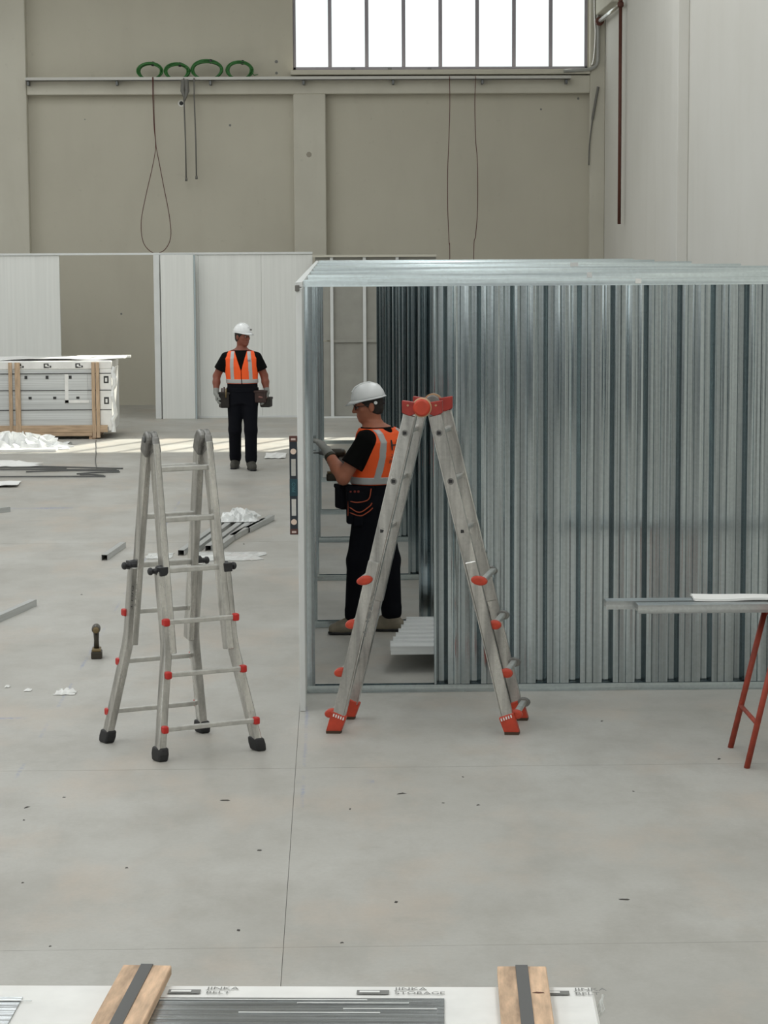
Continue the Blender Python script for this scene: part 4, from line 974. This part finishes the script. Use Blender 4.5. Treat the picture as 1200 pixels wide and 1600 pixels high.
def helmet(parent, T, yaw, label=None, peak=1.0):
    mb = MB(); N_ = 40; rings = []
    rows = [(0.0, 1.0), (.12, .995), (.3, .96), (.5, .875), (.7, .73), (.85, .55), (.95, .33), (.995, .12)]
    for h_, w_ in rows:
        ring = []
        for i in range(N_):
            a = 2*math.pi*i/N_; x = .099*w_*math.sin(a); y = -.121*w_*math.cos(a)
            ring.append(Vector(T(x, y+.008, .046 + .108*h_)))
        rings.append(ring)
    mb.rings(list(reversed(rings)), False); mb.f.append(tuple(range(N_)))
    sh = mb.build('helmet_shell', M_HELM, parent, smooth=True, solid=.003)
    # rim and peak
    mb = MB(); inner, outer, low = [], [], []
    for i in range(N_):
        a = 2*math.pi*i/N_; f = max(0.0, math.cos(a)); e = .009 + .040*peak*f**2.2
        x0, y0 = .0975*math.sin(a), -.1195*math.cos(a)
        x1, y1 = (.099+e*.8)*math.sin(a)*(1-.10*f), -(.121+e)*math.cos(a)
        drop = .004 + .020*f**2
        inner.append(Vector(T(x0, y0+.008, .052))); outer.append(Vector(T(x1, y1+.008, .044-drop))); low.append(Vector(T(x0*.97, y0*.97+.008, .038)))
    mb.rings([inner, outer, low], False); mb.build('helmet_brim', M_HELM, parent, smooth=True, solid=.002)
    rg = MB().sweep([T(0, -.098, .108), T(0, -.068, .139), T(0, -.02, .1555), T(0, .035, .1555), T(0, .088, .132), T(0, .108, .108)], T(1, 0, 0) - Vector(T(0, 0, 0)) if False else (Vector(T(1, 0, 0)) - Vector(T(0, 0, 0))), .030, .010)
    rg.build('helmet_ridge', M_HELM, parent, bevel=.004, seg=2)

def boot(parent, ankle, toe_dir, m, length=.285):
    a = Vector(ankle); d = Vector((toe_dir[0], toe_dir[1], 0)).normalized(); yaw = math.atan2(d.y, d.x) + math.pi/2
    heel = Vector((a.x, a.y, 0)) - d*.065
    P_ = [p_cone(tuple(a + Vector((0, 0, .05))), tuple(a + Vector((0, 0, -.02)) - d*.006), .056, .052, .02),
          p_cone((heel.x, heel.y, .045), tuple(heel + d*.13 + Vector((0, 0, .042))), .041, .046, .03),
          p_cone(tuple(heel + d*.12 + Vector((0, 0, .045))), tuple(heel + d*(length-.075) + Vector((0, 0, .037))), .046, .041, .03),
          p_cone(tuple(a - Vector((0, 0, .02))), tuple(heel + d*.16 + Vector((0, 0, .055))), .050, .042, .03)]
    o = sdf_mesh('boot', P_, .006, m, parent, keep=[lambda X, Y, Z: .018-Z])
    S_ = [p_cone((heel.x, heel.y, .02), tuple(heel + d*.12 + Vector((0, 0, .02))), .043, .045, .03), p_cone(tuple(heel + d*.12 + Vector((0, 0, .02))), tuple(heel + d*(length-.072) + Vector((0, 0, .02))), .046, .043, .03)]
    sdf_mesh('sole', S_, .006, M_BLACK, o, keep=[lambda X, Y, Z: .001-Z, lambda X, Y, Z: Z-.022]); return o

def lv_at(lev, z):
    lev = sorted(lev); zs = [l[0] for l in lev]
    return [float(np.interp(z, zs, [l[i] for l in lev])) for i in range(1, 5)]

def person(name, label, root, J, lev, yaw, hyaw, htilt, skin, bootm, res, back_text=False, hair=True, glasses=False):
    R_ = thing(name, label, 'person', root)
    hp, T = head_prims(J['head'], hyaw, htilt)
    nb = J['neck']
    body = list(hp)
    body.append(p_cone(nb, T(0, .02, -.06), .060, .054, .03))
    body.append(p_loft(lev, yaw, 0.0, .03))
    for s in 'LR':
        sh, el, wr = J['sh'+s], J['el'+s], J['wr'+s]
        body += [p_cone(sh, el, .058, .046, .05), p_cone(el, tuple(Vector(el)*.62+Vector(wr)*.38), .045, .046, .02), p_cone(tuple(Vector(el)*.62+Vector(wr)*.38), wr, .046, .030, .02)]
        hd, hn, ht, cu = J['hand'+s]
        body += [(q[0], q[1], q[2], max(q[3], .004)) for q in hand(wr, hd, hn, ht, cu)]
        hip, kn, an = J['hip'+s], J['kn'+s], J['an'+s]
        body += [p_cone(hip, kn, .085, .056, .05), p_cone(kn, tuple(Vector(kn)*.7+Vector(an)*.3), .054, .056, .02), p_cone(tuple(Vector(kn)*.7+Vector(an)*.3), an, .056, .038, .02)]
        td = J['toe'+s]; a = Vector(an); d = Vector((td[0], td[1], 0)).normalized()
        body.append(p_cone(tuple(a - Vector((0, 0, .03))), tuple(Vector((a.x, a.y, .045)) + d*.13), .034, .028, .02))
    sdf_mesh('body', body, res, skin, R_)
    # gloves
    for s in 'LR':
        hd, hn, ht, cu = J['hand'+s]; wr = Vector(J['wr'+s]); el = Vector(J['el'+s]); up = (el-wr).normalized()
        G_ = hand(wr, hd, hn, ht, cu, .0035) + [p_cone(tuple(wr + up*.045), tuple(wr - up*.012), .036, .033, .012)]
        sdf_mesh('glove', G_, min(res, .0045), M_GLOVE, R_)
    # t-shirt with short sleeves
    sw_ = []
    for s in 'LR':
        sh, el = Vector(J['sh'+s]), Vector(J['el'+s]); sw_.append(p_cone(tuple(sh), tuple(sh + (el-sh)*.62), .062, .074, .06))
    tl = [l for l in lev]
    cutp = []
    for s in 'LR':
        sh, el = Vector(J['sh'+s]), Vector(J['el'+s]); ax = (el-sh).normalized(); e = sh + (el-sh)*.66
        cutp.append((tuple(e), tuple(ax), s))
    def sleeve_keep(X, Y, Z):
        out = np.full_like(X, -1.0)
        for (e, ax, s) in cutp:
            d = (X-e[0])*ax[0]+(Y-e[1])*ax[1]+(Z-e[2])*ax[2]
            near = np.sqrt((X-e[0])**2+(Y-e[1])**2+(Z-e[2])**2) < .095
            out = np.where(near, np.maximum(out, d), out)
        return out
    nz = J['neck'][2]
    sdf_mesh('t_shirt', [p_loft(lev, yaw, .010, .03, lev[0][0]+.10, nz-.005)] + sw_, res, M_TEE, R_, keep=[sleeve_keep])
    # trousers
    tr_ = [p_loft(lev, yaw, .014, .04, lev[0][0]-.02, J['waist'])]
    for s in 'LR':
        hip, kn, an = J['hip'+s], J['kn'+s], J['an'+s]; a2 = Vector(an)*.93 + Vector(kn)*.07
        tr_ += [p_cone(hip, kn, .104, .078, .05), p_cone(kn, tuple(a2), .077, .072, .03)]
        m_ = Vector(kn)*.25+Vector(an)*.75; tr_ += [p_cone(tuple(Vector(an)*.86+Vector(kn)*.14), tuple(a2), .074, .070, .006)]
    sdf_mesh('trousers', tr_, res, M_TROU, R_)
    # hi-vis vest
    z0, z1 = J['hem'], nz-.012
    c, s_ = math.cos(yaw), math.sin(yaw)
    def loc(X, Y, Z):
        cx = np.interp(Z, [l[0] for l in sorted(lev)], [l[1] for l in sorted(lev)]); cyy = np.interp(Z, [l[0] for l in sorted(lev)], [l[2] for l in sorted(lev)])
        dx, dy = X-cx, Y-cyy; return c*dx+s_*dy, -s_*dx+c*dy
    def armholes(X, Y, Z):
        d = np.full_like(X, 1.0)
        for q in 'LR':
            sh = J['sh'+q]; el = J['el'+q]; e = Vector(sh) + (Vector(el)-Vector(sh)).normalized()*.12
            x, y = loc(X, Y, Z); zz_ = Z-(sh[2]-.055); sx = 1 if q == 'L' else -1
            dd = np.sqrt((y/.90)**2+(zz_/1.45)**2) - .082
            d = np.minimum(d, np.maximum(dd, .150-sx*x))
        return d
    def vneck(X, Y, Z):
        x, y = loc(X, Y, Z); w = np.clip((Z-(z0+.15))*.30, 0.004, .075)
        return np.maximum(np.abs(x)-w, np.maximum(y-.0, -.35-y))      # front is -y
    def backneck(X, Y, Z):
        x, y = loc(X, Y, Z); return np.sqrt(x**2+(Z-(nz+.005))**2)-.046
    vest = sdf_mesh('vest', [p_loft(lev, yaw, .022, .03, z0, z1)], res, M_HIVIS, R_, cut=[armholes, vneck, backneck])
    def band_keep(X, Y, Z): return np.abs(Z-(z0+.030))-.026
    sdf_mesh('reflective_tape', [p_loft(lev, yaw, .0255, .03, z0+.002, z0+.058)], res, M_REFL, vest, cut=[vneck], keep=[band_keep])
    for q in (-1, 1):
        def strip_keep(X, Y, Z, q=q):
            x, y = loc(X, Y, Z); return np.maximum(np.abs(x*q-.112 + .10*np.clip(Z-(nz-.16), 0, 1))-.023, (z0+.04)-Z)
        sdf_mesh('reflective_tape', [p_loft(lev, yaw, .0255, .03, z0+.03, z1-.004)], res, M_REFL, vest, cut=[armholes, vneck, backneck], keep=[strip_keep])
    helmet(R_, T, hyaw)
    # eyes, brows
    for q in (-1, 1):
        e = MB().lathe(T(q*.031, -.078, -.002), Vector(T(0, -1, 0)) - Vector(T(0, 0, 0)), [(0, .010), (.006, .008), (.009, .003)], 10).build('eye', M_EYE, R_, smooth=True)
        MB().lathe(T(q*.031, -.0865, -.002), Vector(T(0, -1, 0)) - Vector(T(0, 0, 0)), [(0, .004), (.002, .003)], 8).build('iris', M_HAIR, e)
        MB().sweep([T(q*.018, -.088, .018), T(q*.034, -.086, .022), T(q*.048, -.076, .016)], (0, 0, 1), .006, .004).build('eyebrow', M_HAIR, R_)
    MB().sweep([T(-.022, -.0885, -.068), T(0, -.0925, -.067), T(.022, -.0885, -.068)], (0, 0, 1), .003, .003).build('lips', mat('lip', rgb(110, 60, 52), .5), R_)
    if hair:
        hx = [p_ell(T(0, .012, .02), (.079, .099, .101), hyaw, .0), p_ell(T(0, .035, -.035), (.066, .068, .06), hyaw, .02)]
        ex = Vector(T(0, -1, 0)) - Vector(T(0, 0, 0)); c0 = Vector(T(0, -.005, 0)); uz = Vector(T(0, 0, 1)) - Vector(T(0, 0, 0))
        def hk(X, Y, Z):
            f_ = (X-c0.x)*ex.x+(Y-c0.y)*ex.y+(Z-c0.z)*ex.z; h_ = (X-c0.x)*uz.x+(Y-c0.y)*uz.y+(Z-c0.z)*uz.z
            return np.maximum(np.maximum(f_ - .02 - np.clip(h_, -.02, .06)*.9, -.078-h_), h_-.06)
        sdf_mesh('hair', hx, res, M_HAIR, R_, keep=[hk])
    if glasses:
        g_ = MB()
        for q in (-1, 1):
            pts = [T(q*.033 + .022*math.cos(a), -.100+.006*abs(math.cos(a)), .0 + .017*math.sin(a)) for a in [2*math.pi*i/16 for i in range(17)]]
            g_.tube(pts, .0024, 5); g_.tube([T(q*.054, -.094, .004), T(q*.074, -.06, .006), T(q*.080, .01, .002)], .0026, 5)
        g_.tube([T(-.012, -.104, .004), T(.012, -.104, .004)], .0024, 5)
        g_.build('glasses', M_BLKP, R_, smooth=True)
    return R_, T, loc

def pouch(parent, c, yaw, w, d, h, m, name='tool_pouch', trim=None, tilt=0.0):
    P_ = [p_box(c, (w/2, d/2, h/2), yaw, .018, 0, tilt)]
    o = sdf_mesh(name, P_, .006, m, parent)
    cv, sv = math.cos(yaw), math.sin(yaw)
    MB().box((c[0], c[1], c[2]+h*.5-.012), (w*1.06, d*1.08, .03), yaw).build('pouch_rim', m, o, bevel=.008, seg=2)
    return o

# ---------------------------------------------------------------- worker walking towards the viewer
lev1 = [(.84, 0, .01, .155, .115), (.93, 0, .01, .178, .125), (1.04, 0, 0, .172, .120), (1.14, -.005, -.005, .174, .122), (1.27, -.010, -.008, .190, .132), (1.37, -.012, -.004, .200, .126), (1.43, -.012, 0, .172, .102), (1.475, -.010, .005, .105, .075), (1.50, -.006, .008, .062, .06)]
J1 = dict(head=(.010, -.015, 1.642), neck=(-.004, .012, 1.475), waist=1.075, hem=1.062,
          shL=(.180, .0, 1.382), elL=(.268, .035, 1.150), wrL=(.300, -.035, .955), shR=(-.200, 0, 1.382), elR=(-.315, .035, 1.150), wrR=(-.322, -.045, .955),
          handL=((-.05, -.25, -1), (-1, .0, .1), (-.2, -1, 0), .42), handR=((.10, -.25, -1), (1, .0, .1), (.2, -1, 0), .42),
          hipL=(.088, .0, .90), knL=(.100, -.085, .49), anL=(.098, -.075, .105), toeL=(.22, -1), hipR=(-.088, .0, .90), knR=(-.098, .00, .49), anR=(-.105, .165, .105), toeR=(-.12, -1))
w1, T1, loc1 = person('person', 'worker in white helmet and orange vest walking forward, looking to the side', (-1.105, 28.0, 0), J1, lev1, 0.0, math.radians(48), math.radians(4), M_SKIND, M_BOOTD, .0065)
boot(w1, J1['anL'], J1['toeL'], M_BOOTD); boot(w1, J1['anR'], J1['toeR'], M_BOOTD)
belt = sdf_mesh('tool_belt', [p_loft(lev1, 0, .024, .0, .955, 1.01)], .006, M_TROU, w1)
pouch(belt, (-.225, -.05, .86), .25, .11, .14, .19, M_OLIVE); pouch(belt, (.235, -.04, .90), -.25, .15, .15, .15, M_BROWN); pouch(belt, (.29, -.03, .83), -.25, .13, .13, .12, M_OLIVE)
for i, (x, y, z) in enumerate(((-.25, -.10, .98), (-.20, -.12, .975), (-.225, -.06, .99))):
    MB().tube([(x, y, z-.08), (x+.004, y, z+.03)], .010, 8).build('tool_handle', M_DRILLY if i == 1 else M_BROWN, belt, smooth=True)
MB().tube([(.20, -.12, .90), (.30, -.10, .885)], .012, 8).build('tool_handle', mat('pinkish_wood_handle', (.22, .10, .085), .6), belt, smooth=True)
put_text(MB(), 'HB', .030, (.070, -.150, 1.335), (1, -.0, 0), (0, 0, 1)).build('chest_print', mat('violet_print', (.10, .03, .16), .6), w1)
MB().span((-.012, -.0, 0), (.012, .004, .02)).build('helmet_sticker', M_GREYC, w1).location = T1(.02, -.118, .075)

# ---------------------------------------------------------------- worker fixing the doorway jamb
YW2 = math.radians(-138)
lev2 = [(.86, .050, .0, .148, .115), (.95, .054, .0, .168, .125), (1.05, .070, .0, .166, .128), (1.15, .096, 0, .176, .134), (1.27, .120, .0, .196, .138), (1.37, .126, .0, .202, .130), (1.43, .112, .0, .172, .106), (1.475, .086, .0, .105, .084), (1.505, .068, .0, .062, .06)]
J2 = dict(head=(.030, -.005, 1.624), neck=(.068, .0, 1.475), waist=1.115, hem=1.070,
          shL=(.006, -.152, 1.385), elL=(-.150, -.180, 1.125), wrL=(-.262, .00, 1.300), shR=(.235, .135, 1.385), elR=(.06, .235, 1.115), wrR=(-.135, .165, 1.215),
          handL=((-.55, .62, .62), (-.75, .55, -.35), (.1, .5, .9), .30), handR=((-1, -.1, -.15), (-.2, -1, 0), (0, .1, 1), (.75, .85, .85, .8)),
          hipL=(.025, -.075, .90), knL=(-.050, -.075, .53), anL=(-.075, -.05, .11), toeL=(-1, -.05), hipR=(.085, .075, .90), knR=(.175, .09, .51), anR=(.190, .06, .11), toeR=(-1, .18))
w2, T2, loc2 = person('person', 'worker in white helmet and glasses fixing the doorway jamb behind the ladder', (.22, 16.0, 0), J2, lev2, YW2, math.radians(-84), math.radians(10), M_SKIN, M_BOOT, .0055, hair=True, glasses=True)
boot(w2, J2['anL'], J2['toeL'], M_BOOT); boot(w2, J2['anR'], J2['toeR'], M_BOOT)
# wrist watch
wr, el = Vector(J2['wrL']), Vector(J2['elL']); ax = (el-wr).normalized()
MB().lathe(wr + ax*.058, ax, [(-.014, .037), (-.012, .041), (.012, .042), (.014, .038)], 18).build('wrist_watch', mat('olive_watch_strap', (.03, .03, .018), .6), w2, smooth=True)
# print on the back of the vest
from mathutils.bvhtree import BVHTree
def back_print(txts):
    vest = [o for o in w2.children if o.name.startswith('vest')][0]; me = vest.data
    bvh = BVHTree.FromPolygons([v.co for v in me.vertices], [tuple(p.vertices) for p in me.polygons])
    cb, sb = math.cos(YW2), math.sin(YW2); bx = Vector((-cb, -sb, 0)); by = Vector((-sb, cb, 0))        # across the back (reading direction) and outwards
    mb = MB()
    for txt, size, x0, z in txts:
        vs, fs = text_mesh(txt, size, 'CENTER'); out = []
        for v in vs:
            cx, cy, _, _ = lv_at(lev2, z+v.y); o = Vector((cx, cy, z+v.y)) + bx*(x0+v.x) + by*.4
            h_ = bvh.ray_cast(o, -by); out.append((h_[0] if h_[0] else o-by*.25) + by*.011)
        mb.add(out, fs)
    mb.build('back_print', M_INK, w2)
back_print([('HI', .105, -.012, 1.315), ('2 0 A', .036, -.02, 1.265), ('B0 . N', .036, -.02, 1.225)])
# hip holster with orange piping
ho = pouch(w2, (-.035, -.150, .93), math.radians(8), .19, .06, .26, M_TROU, 'holster_pocket')
for k, pts in enumerate(([(-.115, -.185, .965), (-.05, -.190, .955), (.025, -.188, .975), (.045, -.186, 1.05)], [(-.115, -.186, .925), (-.04, -.192, .885), (.03, -.19, .925), (.05, -.186, .95)], [(-.11, -.186, .885), (-.035, -.192, .86), (.02, -.19, .885), (.055, -.186, .915)], [(-.115, -.185, .965), (-.118, -.185, .86)])):
    MB().tube(spline(pts, 6), .0042, 6).build('orange_piping', mat('orange_piping', rgb(176, 80, 48), .6), ho, smooth=True)
for x in (-.10, -.07, -.045): MB().lathe((x, -.180, 1.03), (0, -1, 0), [(0, .009), (.008, .009), (.012, .005)], 8).build('red_stud', mat('dull_red', rgb(130, 48, 38), .6), ho)
po = pouch(w2, (-.150, -.085, .985), math.radians(20), .09, .13, .17, M_TROU, 'side_pouch')
MB().span((-.085, -.195, .785), (-.015, -.165, .87)).build('loop_holder', M_TROU, w2, bevel=.01)
# helmet knob
MB().lathe(T2(.0, .10, .0), Vector(T2(0, 1, 0)) - Vector(T2(0, 0, 0)), [(0, .02), (.018, .02)], 14).build('helmet_ratchet', M_BLKP, w2)
MB().lathe(T2(.085, .045, .012), Vector(T2(1, 0, 0)) - Vector(T2(0, 0, 0)), [(0, .012), (.008, .012)], 12).build('helmet_ratchet_button', M_PAPER, w2)
# the drill in his right hand
dh = thing('cordless_drill', 'black and olive cordless drill held by the worker at the doorway jamb', 'drill', (.012, 16.135, 1.075), math.radians(92))
drill_parts(dh)
